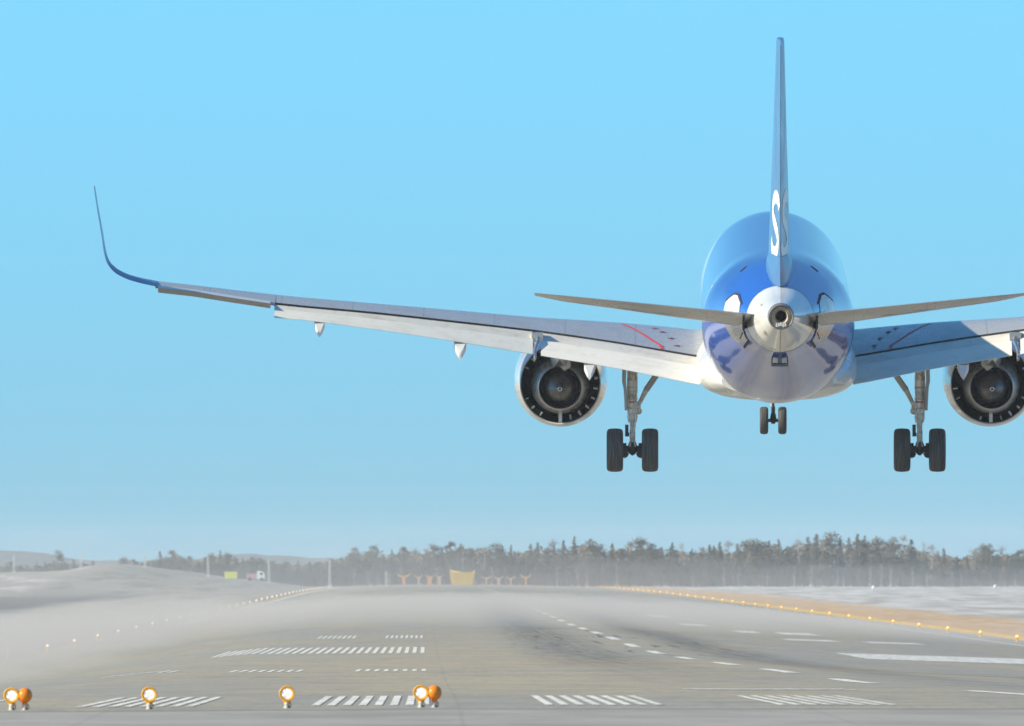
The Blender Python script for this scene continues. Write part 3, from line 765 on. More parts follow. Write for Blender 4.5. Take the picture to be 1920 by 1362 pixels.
    g.tube([(gx, 0, -2.72), (gx, 0, -2.95)], [0.135, 0.12], 0, 20)
    for z in (-1.75, -2.0, -2.3, -2.55, -2.8): g.tube([(gx, 0, z), (gx, 0, z - 0.05)], 0.14, 0, 20)
    g.box((gx - side * 0.15, -0.02, -2.5), (0.14, 0.14, 0.2)); g.box((gx - side * 0.16, 0.0, -2.62), (0.1, 0.1, 0.12))
    g.tube([(gx + side * 0.10, -0.1, -1.2), (gx + side * 0.13, -0.1, -2.1), (gx + side * 0.10, -0.1, -2.9)], 0.022, 0, 8)
    g.tube([(gx - side * 0.10, -0.12, -1.2), (gx - side * 0.12, -0.12, -2.0), (gx - side * 0.08, -0.14, -2.9), (gx - side * 0.03, -0.12, -3.4)], 0.018, 0, 8)
    g.tube([(gx + 0.02, -0.14, -1.5), (gx + 0.05, -0.15, -2.4), (gx - 0.03, -0.14, -2.85)], 0.016, 0, 8)
    gear = g.build('main_landing_gear', m_gear, jet)
    q_ = MB(); q_.tube([(gx, 0, -2.9), (gx, 0, wz + 0.1)], 0.075, 0, 20); q_.tube([(gx + 0.10 * side, 0.02, -1.3), (gx + 0.10 * side, 0.02, -1.9)], 0.025, 0, 8); q_.build('piston', m_chrome, gear)
    q_ = MB(); q_.tube([(gx, 0, wz + 0.22), (gx, 0, wz + 0.08), (gx, 0, wz - 0.06), (gx, 0, wz - 0.14)], [0.09, 0.13, 0.11, 0.03]); q_.tube([(gx - 0.66, 0, wz), (gx + 0.66, 0, wz)], 0.065)
    for sx in (-1, 1):
        q_.tube([(gx + sx * 0.16, 0, wz), (gx + sx * 0.34, 0, wz)], 0.19, 0, 22); q_.tube([(gx + sx * 0.12, 0, wz - 0.02), (gx + sx * 0.17, 0, wz - 0.02)], 0.14, 0, 16)
        q_.tube([(gx + sx * 0.10, -0.05, wz - 0.08), (gx + sx * 0.15, -0.1, wz - 0.17), (gx + sx * 0.22, -0.1, wz - 0.2), (gx + sx * 0.26, -0.08, wz - 0.12)], 0.016, 0, 6)
    q_.build('axle', m_dark, gear)
    q_ = MB()          # torque link behind the piston
    for sx in (-1, 1):
        q_.tube([(gx + sx * 0.06, -0.10, -2.92), (gx + sx * 0.02, -0.30, -3.2)], 0.025, 0, 8); q_.tube([(gx + sx * 0.02, -0.30, -3.2), (gx + sx * 0.07, -0.09, wz + 0.1)], 0.025, 0, 8)
    q_.build('torque_link', m_gear, gear); q_ = MB(); q_.box((gx - 0.15, -0.1, -3.12), (0.09, 0.12, 0.22)); q_.box((gx - 0.14, -0.1, -3.27), (0.11, 0.1, 0.1))
    q_.build('valve_block', m_dark, gear)
    q_ = MB(); q_.tube([(gx - side * 0.12, 0.05, -2.58), (gx - side * 0.30, 0.04, -2.22), (gx - side * 0.36, 0.04, -2.1)], [0.05, 0.065, 0.075], 0, 10); q_.tube([(gx - side * 0.36, 0.04, -2.1), (gx - side * 0.95, 0.02, -1.25)], [0.085, 0.08], 1, 10)
    q_.tube([(gx - side * 0.16, -0.02, -2.66), (gx - side * 0.16, 0.1, -2.66)], 0.09)
    q_.build('side_brace', [grime('brace_paint', (0.55, 0.50, 0.38), (0.2, 0.17, 0.13), (6, 6, 6), 0.6, rough=0.45), m_under], gear)
    q_ = MB(); q_.loft([[Vector((gx + side * (x_ + dx), y_, z_)) for dx, y_ in ((0, -0.35), (0.07, -0.30), (0.11 if z_ > -2.2 else 0.03, 0.45), (0, 0.45))] for x_, z_ in ((0.15, -1.15), (0.17, -1.9), (0.145, -2.35), (0.135, -2.62))], 0, False)
    q_.build('gear_door', m_under, gear)
    q_ = MB(); q_.lathe([(-2.1, 0.127), (-1.84, 0.127)], (gx, 0, 0), 'z', 0, 20); q_.build('placard', m_letter, gear)
    q_ = MB(); q_.lathe([(-2.70, 0.128), (-2.44, 0.128), (-2.43, 0.13), (-2.39, 0.13), (-2.38, 0.128), (-2.3, 0.128)], (gx, 0, 0), 'z', 0, 20); q_.m[40:60] = [1] * 20; q_.build('placard', [m_letter, m_red], gear)
    for sx in (-1, 1):
        wx = gx + sx * 0.465
        tprof = [(-0.16, 0.26), (-0.195, 0.30), (-0.215, 0.38), (-0.218, 0.46), (-0.205, 0.52), (-0.17, 0.556), (-0.11, 0.570), (-0.10, 0.566), (-0.09, 0.572), (-0.04, 0.576), (-0.03, 0.570), (-0.02, 0.577)]
        tprof = tprof + [(-a, b) for a, b in reversed(tprof)]
        w_ = MB(); w_.lathe(tprof, (wx, 0, wz), 'x', 0, 56)
        w_.lathe([(sx * 0.16, 0.27), (sx * 0.10, 0.25), (sx * 0.08, 0.12), (sx * 0.13, 0.10), (sx * 0.13, 0.0)], (wx, 0, wz), 'x', 1, 32)
        w_.lathe([(-sx * 0.16, 0.27), (-sx * 0.12, 0.2), (-sx * 0.12, 0.0)], (wx, 0, wz), 'x', 2, 32)
        w_.build('wheel', [m_tyre, m_steel, m_dark], gear)
    # tailplane
    h_ = MB(); rings = []
    for i in range(9):
        u_ = i / 8; s = 0.55 + (6.2 - 0.55) * u_
        ch = 3.75 + (1.25 - 3.75) * u_
        tey = -17.55 + (-18.25 + 17.55) * u_; tez = 0.90 + (1.47 - 0.90) * ((s - 0.8) / 5.4)
        inc = R(-6.2)
        if i == 8: ch *= 0.8
        r_ = []
        for x, z in airfoil(14, 0.10 if i < 8 else 0.05):
            yy, zz = (1 - x) * ch, -(z - 0.02 * math.sin(math.pi * x)) * ch - 0.01 * math.sin(math.pi * x) * ch
            r_.append(Vector((side * s, tey + yy * math.cos(inc) - zz * math.sin(inc) * 0, tez + yy * math.sin(inc) + zz)))
        rings.append(r_)
    h_.loft(rings)
    stab = h_.build('tailplane', [m_wing, m_under], jet)
    e_ = MB(); pts_ = []
    for i in (0, 1):
        s = 1.0 if i == 0 else 5.7
        u_ = (s - 0.55) / 5.65; ch = 3.75 - 2.5 * u_; tey = -17.55 - 0.7 * u_; tez = 0.90 + 0.57 * ((s - 0.8) / 5.4)
        yy = 0.28 * ch
        for f_, o_ in ((0.30, -0.034), (0.285, -0.033)):
            y_ = f_ * ch; pts_.append(Vector((side * s, tey + y_, tez + y_ * math.sin(R(-6.2)) - 0.0 + o_ * ch)))
    e_.add([pts_[0], pts_[1], pts_[3], pts_[2]], [(0, 1, 2, 3)]); e_.build('elevator_seam', m_gap, stab)
    c_ = MB(); c_.box((side * 0.93, -16.6, 0.62), (0.05, 1.5, 0.30), 0, Matrix.Rotation(R(-5), 3, 'X')); c_.build('root_gap_shade', m_gap, stab)  # dark plate stands in for the shaded gap at the root

# fin with rudder and lettering
FZ0, FZ1 = 1.65, 7.76
def fin_sec(z):
    u = (z - FZ0) / (FZ1 - FZ0)
    return (-10.9 + (-16.3 + 10.9) * u, -16.75 + (-18.45 + 16.75) * u, 0.099 - 0.008 * u)     # leading edge, trailing edge, thickness ratio
def fin_half(y, z):
    l, tr, tk = fin_sec(z); x = min(1, max(0, (l - y) / (l - tr)))
    th = 5 * tk * (0.2969 * math.sqrt(x) - 0.126 * x - 0.3516 * x * x + 0.2843 * x ** 3 - 0.1036 * x ** 4)
    return th * (l - tr) + 0.004
f_ = MB(); rings = []
for i in range(25):
    z = FZ0 + (FZ1 - FZ0) * i / 24
    l, tr, tk = fin_sec(z); r_ = []
    xs_ = [0.5 * (1 + math.cos(math.pi * k / 20)) for k in range(21)]
    for x in xs_: y = l - x * (l - tr); r_.append(Vector((fin_half(y, z), y, z)))
    for x in reversed(xs_[1:-1]): y = l - x * (l - tr); r_.append(Vector((-fin_half(y, z), y, z)))
    rings.append(r_)
top = rings[-1]; cx = sum(top, Vector()) / len(top)
rings.append([cx + (p - cx) * 0.8 + Vector((0, 0, 0.09)) for p in top])
f_.loft(rings); fin = f_.build('fin', m_blue, jet)
d = MB()
for sx in (-1, 1):      # rudder hinge line and a panel line
    for fx, w_ in ((0.70, 0.010), ):
        vs = []
        for i in range(21):
            z = FZ0 + 0.5 + (FZ1 - FZ0 - 0.8) * i / 20; l, tr, _ = fin_sec(z)
            for dy in (-w_, w_): y = l - fx * (l - tr) + dy; vs.append(Vector((sx * (fin_half(y, z) + 0.004), y, z)))
        d.add(vs, [(2 * i, 2 * i + 1, 2 * i + 3, 2 * i + 2) for i in range(20)])
d.box((0, -17.6, 4.8), (0.004, 0.01, 0.01))
vs = []
for i in range(21):
    z = FZ0 + 0.3 + (FZ1 - FZ0 - 0.35) * i / 20; l, tr, _ = fin_sec(z); vs += [Vector((-0.006, tr - 0.008, z)), Vector((0.006, tr - 0.008, z))]
d.add(vs, [(2 * i, 2 * i + 1, 2 * i + 3, 2 * i + 2) for i in range(20)])
d.build('rudder_seam', mat('dark_seam', (0.05, 0.07, 0.14), 0.6), fin)
def letter_S(sx, name):
    """bold slanted S: a stroke swept over the fin side"""
    P_ = [(0.97, 0.82), (0.90, 0.96), (0.70, 1.02), (0.42, 0.98), (0.22, 0.84), (0.22, 0.68), (0.40, 0.56), (0.62, 0.46), (0.82, 0.32), (0.84, 0.15), (0.66, 0.01), (0.38, -0.03), (0.14, 0.04), (0.03, 0.20)]
    z0, h = 2.38, 1.40; W = 2.1
    def pos(u, v):
        z = z0 + v * h; l, tr, _ = fin_sec(z)
        y = tr + 0.12 + (1 - u) * W - 0.0 if sx < 0 else tr + 0.12 + u * W
        return z, y
    dense = []
    for i in range(len(P_) - 1):
        p0 = P_[max(i - 1, 0)]; p1 = P_[i]; p2 = P_[i + 1]; p3 = P_[min(i + 2, len(P_) - 1)]
        for k in range(6):
            t_ = k / 6
            dense.append(tuple(0.5 * (2 * p1[j] + (p2[j] - p0[j]) * t_ + (2 * p0[j] - 5 * p1[j] + 4 * p2[j] - p3[j]) * t_ * t_ + (3 * p1[j] - p0[j] - 3 * p2[j] + p3[j]) * t_ ** 3) for j in (0, 1)))
    dense.append(P_[-1]); vs = []
    for i, p in enumerate(dense):
        a, b = dense[max(i - 1, 0)], dense[min(i + 1, len(dense) - 1)]
        dx, dy = (b[0] - a[0]) * W, (b[1] - a[1]) * h; L = math.hypot(dx, dy); nx, ny = -dy / L, dx / L
        wd = 0.17
        for k in (-1, -0.33, 0.33, 1):
            z, y = pos(p[0] + k * nx * wd / W, p[1] + k * ny * wd / h)
            vs.append(Vector((sx * (fin_half(y, z) + 0.007), y, z)))
    m_ = MB(); m_.add(vs, [(4 * i + j, 4 * i + j + 1, 4 * i + 5 + j, 4 * i + 4 + j) for i in range(len(dense) - 1) for j in range(3)], 0, True)
    m_.build(name, m_letter, fin)
letter_S(-1, 'letter'); letter_S(1, 'letter')
# fillet at the foot of the fin
d = MB(); rings = []
for z, k, ext in ((1.55, 1.05, 0.05), (1.85, 1.0, 0.03), (2.08, 0.9, 0.01), (2.3, 0.58, 0.0)):
    l, tr, _ = fin_sec(max(z, 1.66)); pts_ = []
    xs_ = [0, 0.04, 0.12, 0.25, 0.45, 0.65, 0.82, 0.93, 0.985, 1.0]
    hw = [0.0, 0.16, 0.27, 0.34, 0.36, 0.33, 0.25, 0.15, 0.05, 0.0]
    L0, T0 = l + 0.5 * k, tr - 0.02
    for x, w_ in zip(xs_, hw): pts_.append(Vector((w_ * k, L0 - x * (L0 - T0), z)))
    for x, w_ in list(zip(xs_, hw))[-2:0:-1]: pts_.append(Vector((-w_ * k, L0 - x * (L0 - T0), z)))
    rings.append(pts_)
d.loft(rings); d.build('fin_fillet', m_blue, fin)

# nose gear
gx, gy, wz = 0.0, 12.64, -3.70
g = MB(); g.tube([(gx, gy, -1.9), (gx, gy, -2.9)], 0.085); g.tube([(gx - 0.04, gy - 0.1, -2.0), (gx - 0.05, gy - 0.1, -3.3)], 0.02, 0, 8); g.tube([(gx, gy, -2.86), (gx, gy, -2.95)], 0.10)
ng = g.build('nose_landing_gear', m_gear, jet)
q_ = MB(); q_.tube([(gx, gy, -2.9), (gx, gy, wz + 0.05)], 0.055); q_.build('piston', m_chrome, ng)
q_ = MB(); q_.tube([(gx - 0.3, gy, wz), (gx + 0.3, gy, wz)], 0.045); q_.tube([(gx, gy, wz + 0.2), (gx, gy, wz + 0.05), (gx, gy, wz - 0.09)], [0.06, 0.09, 0.05]); q_.tube([(gx, gy - 0.05, -3.0), (gx, gy - 0.25, -3.25), (gx, gy - 0.06, wz + 0.1)], 0.03)
q_.build('axle', m_dark, ng)
for sx in (-1, 1):
    w_ = MB(); tp = [(-0.08, 0.18), (-0.105, 0.22), (-0.115, 0.29), (-0.105, 0.345), (-0.07, 0.37), (-0.03, 0.377)]; tp = tp + [(-a, b) for a, b in reversed(tp)]
    w_.lathe(tp, (gx + sx * 0.25, gy, wz), 'x', 0, 40); w_.lathe([(0.09 * sx, 0.19), (0.05 * sx, 0.15), (0.05 * sx, 0.0)], (gx + sx * 0.25, gy, wz), 'x', 1, 24); w_.lathe([(-0.09 * sx, 0.19), (-0.06 * sx, 0.0)], (gx + sx * 0.25, gy, wz), 'x', 1, 24)
    w_.build('wheel', [m_tyre, m_steel], ng)
jet.location = (9.23, 400.0, CAMZ + 6.72)
jet.rotation_mode = 'XYZ'
jet.rotation_euler = (R(4.15), 0, R(-0.97))

# ------------------------------------------------------------------ far things
def gz_at(x, y): return land_h(x, y) if not (-20.6 < x < 36.1 and y < 3200) else HG(x, y)
m_pole = grime('pale_mast_paint', (0.62, 0.61, 0.58), (0.42, 0.40, 0.37), (1, 1, 1), 0.4, rough=0.6)
m_ywall = grime('yellow_sheet_paint', (0.85, 0.56, 0.06), (0.70, 0.40, 0.05), (1, 1, 1), 0.5, rough=0.5)
m_oran = grime('orange_stand_paint', (0.74, 0.33, 0.11), (0.55, 0.18, 0.05), (1, 1, 1), 0.5, rough=0.6)
m_peach = grime('faded_orange_paint', (0.62, 0.40, 0.26), (0.45, 0.30, 0.22), (1, 1, 1), 0.5, rough=0.6)
m_sign = grime('sign_yellow_green', (0.74, 0.74, 0.10), (0.6, 0.58, 0.1), (1, 1, 1), 0.4, rough=0.5)
labs = ['leftmost pale slender mast standing on the snowy bank', 'pale slender mast on the left bank, right of the lone tall bush', 'pale slender mast just behind the crest of the left bank',
        'pale slender mast on the right slope of the bank near the yellow sign', 'pale slender mast right of the small red and white vehicle', 'tall pale mast where the left runway edge meets the trees', 'short pale mast left of the orange antenna stands']
for i, (x, y0, y1, d) in enumerate(((26, 1043, 1077, 2850), (152, 1041, 1068, 2880), (272, 1045, 1068, 2900), (390, 1043, 1079, 2880), (504, 1050, 1094, 2980), (618, 1050, 1093, 3050), (724, 1072, 1095, 3120))):
    X_ = (x - 800) * d / F; zg = gz_at(X_, d) - 0.05; zt = CAMZ + (1060 - y0) * d / F; h = max(1.5, zt - zg)
    r = empty('light_mast', (X_, d, zg)); tag(r, labs[i], 'mast', 'pale masts beyond the left side of the runway')
    m_ = MB()
    for sx, sy in ((-1, -1), (1, -1), (1, 1), (-1, 1)): m_.tube([(sx * 0.22, sy * 0.22, 0), (sx * 0.13, sy * 0.13, h * 0.93)], 0.05, 0, 5)
    k = int(h / 0.5)
    for j in range(k):
        a, b = h * 0.93 * j / k, h * 0.93 * (j + 1) / k; wa, wb = 0.22 - 0.09 * j / k, 0.22 - 0.09 * (j + 1) / k
        for q in range(4):
            s0 = ((-1, -1), (1, -1), (1, 1), (-1, 1))[q]; s1 = ((1, -1), (1, 1), (-1, 1), (-1, -1))[q]
            if (j + q) % 2: s0, s1 = s1, s0
            m_.tube([(s0[0] * wa, s0[1] * wa, a), (s1[0] * wb, s1[1] * wb, b)], 0.03, 0, 4)
    m_.build('lattice', m_pole, r)
    m_ = MB(); m_.box((0, 0, h * 0.93 + 0.04), (0.5, 0.4, 0.07)); m_.box((-0.13, 0, h * 0.97 + 0.06), (0.14, 0.18, 0.16)); m_.box((0.13, 0, h * 0.97 + 0.06), (0.14, 0.18, 0.16)); m_.build('lamp_head', m_pole, r)
    m_ = MB(); m_.box((0, 0, 0.08), (0.7, 0.7, 0.25)); m_.build('footing', m_pole, r)
# antenna array at the far end
for i, (x, w, h, arms, mt, lab) in enumerate(((757, 0.85, 2.4, 1.4, m_oran, 'orange antenna stand with wide flared arms, leftmost of the array'), (785, 0.5, 2.1, 0.9, m_peach, 'slim faded orange antenna stand, second from the left in the array'),
        (806, 1.1, 2.2, 0.9, m_oran, 'broad orange antenna stand, third from the left in the array'), (824, 0.8, 2.2, 0.8, m_peach, 'faded orange antenna stand just left of the big yellow cabin'),
        (912, 0.4, 2.0, 1.1, m_peach, 'pale antenna stand nearest the right side of the big yellow cabin'), (935, 0.7, 2.0, 1.0, m_peach, 'pale orange antenna stand, second right of the big yellow cabin'),
        (958, 0.4, 2.0, 1.0, m_peach, 'pale thin antenna stand, third right of the big yellow cabin'), (986, 0.55, 2.4, 1.1, m_oran, 'orange antenna stand with raised arms, rightmost of the array'))):
    d = 3130; X_ = (x - 800) * d / F; r = empty('antenna_stand', (X_, d, gz_at(X_, d))); tag(r, lab, 'antenna', 'orange antenna stands at the far end of the runway')
    m_ = MB(); m_.loft([[Vector((a * w_ / 2, b * 0.2, z)) for a, b in ((-1, -1), (1, -1), (1, 1), (-1, 1))] for z, w_ in ((0, w * 0.8), (h * 0.45, w * 0.65), (h * 0.7, w), (h * 0.85, w * 1.15))], 0, False); m_.build('post', mt, r)
    m_ = MB()
    for sx in (-1, 1): m_.tube([(0, 0, h * 0.74), (sx * arms * 0.55, 0, h * 0.80), (sx * arms, 0, h * 1.02)], [0.13, 0.11, 0.07], 0, 8)
    m_.box((0, 0.05, h * 0.8), (arms * 1.3, 0.12, 0.2)); m_.build('crossarm', m_ywall if i in (0, 7) else mt, r)
d = 3120; X_ = (867 - 800) * d / F
r = empty('antenna_cabin', (X_, d, gz_at(X_, d))); tag(r, 'big bright yellow cabin with flared upper corners among the orange antenna stands', 'cabin')
m_ = MB(); m_.loft([[Vector((a * w_ / 2, b * 1.3, z)) for a, b in ((-1, -1), (1, -1), (1, 1), (-1, 1))] for z, w_ in ((0.15, 4.3), (1.2, 4.7), (2.3, 5.0), (2.5, 5.1))], 0, False)
for k in range(9): m_.box((-2.0 + 0.5 * k, -1.33, 1.3), (0.07, 0.06, 2.1))
m_.build('wall', m_ywall, r)
m_ = MB(); m_.loft([[Vector((a * 2.6, b * 1.4, z + (0.0 if abs(a) < 0.9 else dz))) for a, b in ((-1, -1), (-0.7, -1), (0, -1), (0.7, -1), (1, -1), (1, 1), (0.7, 1), (0, 1), (-0.7, 1), (-1, 1))] for z, dz in ((2.5, 0.0), (2.72, 0.5))], 0, False); m_.build('roof', m_ywall, r)
m_ = MB(); m_.loft([[Vector((2.3 + a, b * 1.0, z)) for a, b in ((0, -1), (w_, -1), (w_, 1), (0, 1))] for z, w_ in ((0.0, 1.1), (0.8, 0.6), (1.6, 0.15))], 0, False); m_.build('side_ramp', m_peach, r)
# yellow guidance sign and a small vehicle on the left
d = 2860; X_ = (433 - 800) * d / F; r = empty('guidance_sign', (X_, d, gz_at(X_, d))); tag(r, 'small bright yellow airfield sign standing alone left of the runway', 'sign')
m_ = MB(); m_.box((0, 0, 0.95), (2.4, 0.28, 1.25)); m_.box((0, 0, 1.6), (2.3, 0.2, 0.06)); m_.build('panel', m_sign, r)
m_ = MB(); m_.box((-0.8, 0, 0.16), (0.1, 0.1, 0.36)); m_.box((0.8, 0, 0.16), (0.1, 0.1, 0.36)); m_.build('legs', m_pole, r)
d = 2940; X_ = (479 - 800) * d / F; r = empty('service_vehicle', (X_, d, gz_at(X_, d))); tag(r, 'small hazy red and white service vehicle between the yellow sign and a mast', 'vehicle')
m_ = MB(); m_.box((-0.75, 0, 0.95), (2.0, 1.5, 1.0)); m_.box((-1.72, 0, 0.95), (0.12, 1.55, 1.7)); m_.build('cargo_bed', grime('haze_paled_red', (0.55, 0.33, 0.29), (0.5, 0.4, 0.36), (1, 1, 1), 0.5, rough=0.5), r)  # red paled so the distance haze sits in its colour
m_ = MB(); m_.loft([[Vector((0.3 + x_, y_, z_)) for x_, z_ in ((0, 0.4), (1.5, 0.4), (1.55, 1.1), (1.25, 1.85), (0.3, 2.05), (0.0, 1.9))] for y_ in (-0.8, 0.8)], 0, False); m_.build('cab', m_letter, r)
m_ = MB(); m_.box((1.15, -0.81, 1.45), (0.55, 0.02, 0.4)); m_.build('window', m_dark, r)
for wx in (-1.1, 1.25):
    for wy in (-0.7, 0.7): m_ = MB(); m_.tube([(wx, wy - 0.12, 0.36), (wx, wy + 0.12, 0.36)], 0.36, 0, 14); m_.build('wheel', m_tyre, r)
for x, y, d, lab in ((1638, 1104.5, 2750, 'white ball marker on the snow edge in front of the forest, left one of two'), (1866, 1100, 2850, 'white ball marker at the far right in front of the forest')):
    X_ = (x - 800) * d / F; zg = gz_at(X_, d); zc = max(CAMZ + (1060 - y) * d / F, zg + 0.5)
    r = empty('ball_marker', (X_, d, zg)); tag(r, lab, 'marker', 'white ball markers beyond the right side')
    m_ = MB(); m_.lathe([(0.34 * math.sin(R(a)), max(0, 0.34 * math.cos(R(a)))) for a in range(-90, 91, 15)], (0, 0, zc - zg), 'z', 0, 18); m_.build('ball', m_letter, r)
    m_ = MB(); m_.tube([(0, 0, -0.05), (0, 0, zc - zg)], 0.06, 0, 8); m_.build('post', m_pole, r)
zg = HG(-20.1, 727); r = empty('marker_pole', (-20.1, 727, zg)); tag(r, 'thin pale marker pole beside the leftmost runway light in the dust', 'pole')
m_ = MB(); m_.tube([(0, 0, 0), (0, 0, 0.8)], 0.03, 0, 8); m_.build('rod', m_pole, r); m_ = MB(); m_.box((0, 0, 0.02), (0.2, 0.2, 0.04)); m_.build('foot', m_pole, r)

# hills far behind
m_hill = mat('far_forest_hill', (0.05, 0.07, 0.06), 1.0); t = NT(m_hill)
t.color(t.mix(t.rng(t.noise(t.coords((0.01, 0.01, 0.01), geo=True), 1.0, 5, 0.6), 0.35, 0.65), (0.04, 0.06, 0.05), (0.10, 0.11, 0.09)))
HT = [(-900, 1046), (-400, 1026), (-150, 1027), (0, 1031), (60, 1036), (110, 1043), (170, 1050), (300, 1053), (380, 1046), (440, 1039), (520, 1041), (600, 1047), (700, 1052), (1000, 1056), (1900, 1058), (2600, 1050)]
xs_ = [-900 + 20 * i for i in range(176)]; vs = []; rnd = random.Random(3)
for yy, kk in ((6900, 0.0), (7300, 0.8), (7600, 1.0), (8000, 0.7), (8300, 0.0)):
    for x in xs_:
        top_ = CAMZ + (1060 - interp_s(HT, x)) * 7600 / F + rnd.uniform(-0.5, 0.5)
        vs.append(((x - 800) * 7600 / F, yy, 1.0 + (top_ - 1.0) * kk))
k = len(xs_); me = bpy.data.meshes.new('hills'); me.from_pydata(vs, [], [(j * k + i, j * k + i + 1, (j + 1) * k + i + 1, (j + 1) * k + i) for j in range(4) for i in range(k - 1)])
me.materials.append(m_hill); o = bpy.data.objects.new('hills', me); COL.objects.link(o); tag(o, kind='structure')

# ------------------------------------------------------------------ trees
def foliage(name, dk, lt, sc=0.8):
    m = mat(name, dk, 0.9, spec=0.1); t = NT(m)
    n = t.noise(t.coords((sc * 8, sc * 8, sc * 8)), 1.0, 3, 0.6)
    oi = t.n.new('ShaderNodeObjectInfo')
    c = t.mix(t.rng(n, 0.35, 0.65), dk, lt)
    c = t.mix(t.math('MULTIPLY', oi.outputs['Random'], 0.6), c, (0.20, 0.165, 0.12))
    t.color(c); return m
m_spruce = foliage('spruce_needles', (0.10, 0.096, 0.066), (0.155, 0.14, 0.092))
m_pine = foliage('pine_needles', (0.105, 0.10, 0.068), (0.165, 0.148, 0.10))
m_twig = foliage('bare_twigs', (0.22, 0.18, 0.15), (0.31, 0.255, 0.21))
m_bark = grime('grey_brown_bark', (0.16, 0.12, 0.09), (0.08, 0.06, 0.05), (2, 2, 2), 0.6, rough=0.9)
m_birch = grime('birch_bark', (0.46, 0.44, 0.41), (0.14, 0.13, 0.12), (2, 2, 5), 0.9, rough=0.8)
def leafquad(mb, p, s, rnd, flat=0.5):
    a = rnd.uniform(0, 6.28); u = Vector((math.cos(a), math.sin(a), rnd.uniform(-flat, flat))).normalized()
    v = u.cross(Vector((rnd.uniform(-1, 1), rnd.uniform(-1, 1), rnd.uniform(-0.3, 1)))).normalized()
    su, sv = s * rnd.uniform(0.6, 1.3), s * rnd.uniform(0.35, 0.8)
    mb.add([p - u * su - v * sv * 0.3, p + v * sv, p + u * su, p - v * sv * 0.8], [(0, 1, 2, 3)])
def make_tree(kind, seed):
    """unit-height tree"""
    rnd = random.Random(seed); root = empty({'spruce': 'spruce_tree', 'pine': 'pine_tree', 'birch': 'birch_tree', 'bare': 'bare_tree'}[kind])
    tr, cr = MB(), MB(); lean = rnd.uniform(-0.02, 0.02)
    tr.tube([(0, 0, -0.02), (lean * 0.5, 0, 0.5), (lean, 0, 0.97)], [0.016 if kind != 'birch' else 0.019, 0.011 if kind != 'birch' else 0.013, 0.002], 0, 7)
    if kind == 'spruce':
        wid = rnd.uniform(0.13, 0.19); z = rnd.uniform(0.06, 0.16); z0 = z
        while z < 0.99:
            f = (z - z0) / (1 - z0); rr = wid * (1 - f) ** 0.8 * rnd.uniform(0.75, 1.15) + 0.008
            for k in range(8 if f < 0.7 else 5):
                a = rnd.uniform(0, 6.28); L = rr * rnd.uniform(0.6, 1.15)
                for q in range(5):
                    t_ = (q + 0.6) / 5
                    leafquad(cr, Vector((math.cos(a) * L * t_ + lean * z, math.sin(a) * L * t_, z - 0.25 * L * t_ + rnd.uniform(-0.01, 0.01))), 0.027 * (1 - 0.5 * f), rnd)
                tr.tube([(lean * z, 0, z), (math.cos(a) * L * 0.8, math.sin(a) * L * 0.8, z - 0.2 * L)], [0.003, 0.001], 0, 3)
            z += 0.026
        for _ in range(14): leafquad(cr, Vector((lean + rnd.uniform(-0.006, 0.006), rnd.uniform(-0.006, 0.006), rnd.uniform(0.93, 1.0))), 0.012, rnd)
    else:
        bottom = {'pine': 0.48, 'birch': 0.25, 'bare': 0.15}[kind]; blobs = []
        for _ in range({'pine': 17, 'birch': 18, 'bare': 18}[kind]):
            z = rnd.uniform(bottom, 0.93); f = (z - bottom) / (1 - bottom)
            rr = (0.14 if kind == 'pine' else 0.12) * math.sin(math.pi * min(1, 0.25 + f * 0.72)) * rnd.uniform(0.4, 1.15); a = rnd.uniform(0, 6.28)
            p = Vector((math.cos(a) * rr + lean * z, math.sin(a) * rr, z)); blobs.append(p)
            tr.tube([(lean * z, 0, z - 0.07), p * 0.5 + Vector((0, 0, z - 0.03)) * 0.5, p], [0.006, 0.004, 0.002], 0, 4)
        blobs.append(Vector((lean, 0, 0.95)))
        for p in blobs:
            br = rnd.uniform(0.045, 0.08)
            for _ in range({'pine': 60, 'birch': 40, 'bare': 44}[kind]):
                d_ = Vector((rnd.gauss(0, 1), rnd.gauss(0, 1), rnd.gauss(0, 0.7))) * br * 0.62
                if kind == 'pine': leafquad(cr, p + d_, 0.021, rnd)
                else:
                    q = p + d_; e_ = q + Vector((rnd.uniform(-0.02, 0.02), rnd.uniform(-0.02, 0.02), rnd.uniform(0.01, 0.05))); w_ = Vector((rnd.uniform(0.0015, 0.004), rnd.uniform(-0.003, 0.003), 0))
                    cr.add([q - w_, q + w_, e_ + w_ * 0.3, e_ - w_ * 0.3], [(0, 1, 2, 3)])
    tr.build('trunk', m_birch if kind == 'birch' else m_bark, root)
    cr.build('crown', {'spruce': m_spruce, 'pine': m_pine, 'birch': m_twig, 'bare': m_twig}[kind], root)
    return root
TOPS = [(-120, 1040), (0, 1052), (60, 1053), (100, 1046), (140, 1046), (200, 1052), (280, 1040), (310, 1032), (335, 1028), (360, 1040), (395, 1028), (430, 1036), (500, 1045), (560, 1050), (600, 1044), (640, 1034), (690, 1020), (725, 1028), (760, 1017), (785, 1020),
        (810, 1024), (835, 1020), (860, 1003), (885, 1014), (910, 1010), (935, 1020), (960, 1019), (985, 1020), (1010, 1010), (1050, 1012), (1090, 1003), (1130, 1013), (1190, 1010), (1240, 1013), (1300, 1020), (1320, 1010), (1345, 1008), (1380, 1020),
        (1400, 1012), (1430, 997), (1450, 998), (1465, 1012), (1490, 1003), (1530, 994), (1560, 999), (1610, 993), (1650, 999), (1700, 999), (1725, 1015), (1745, 1022), (1780, 1028), (1800, 1033), (1830, 1021), (1880, 1023), (1920, 1028), (2060, 1018)]
protos = {}
rnd = random.Random(11); ntree = 0
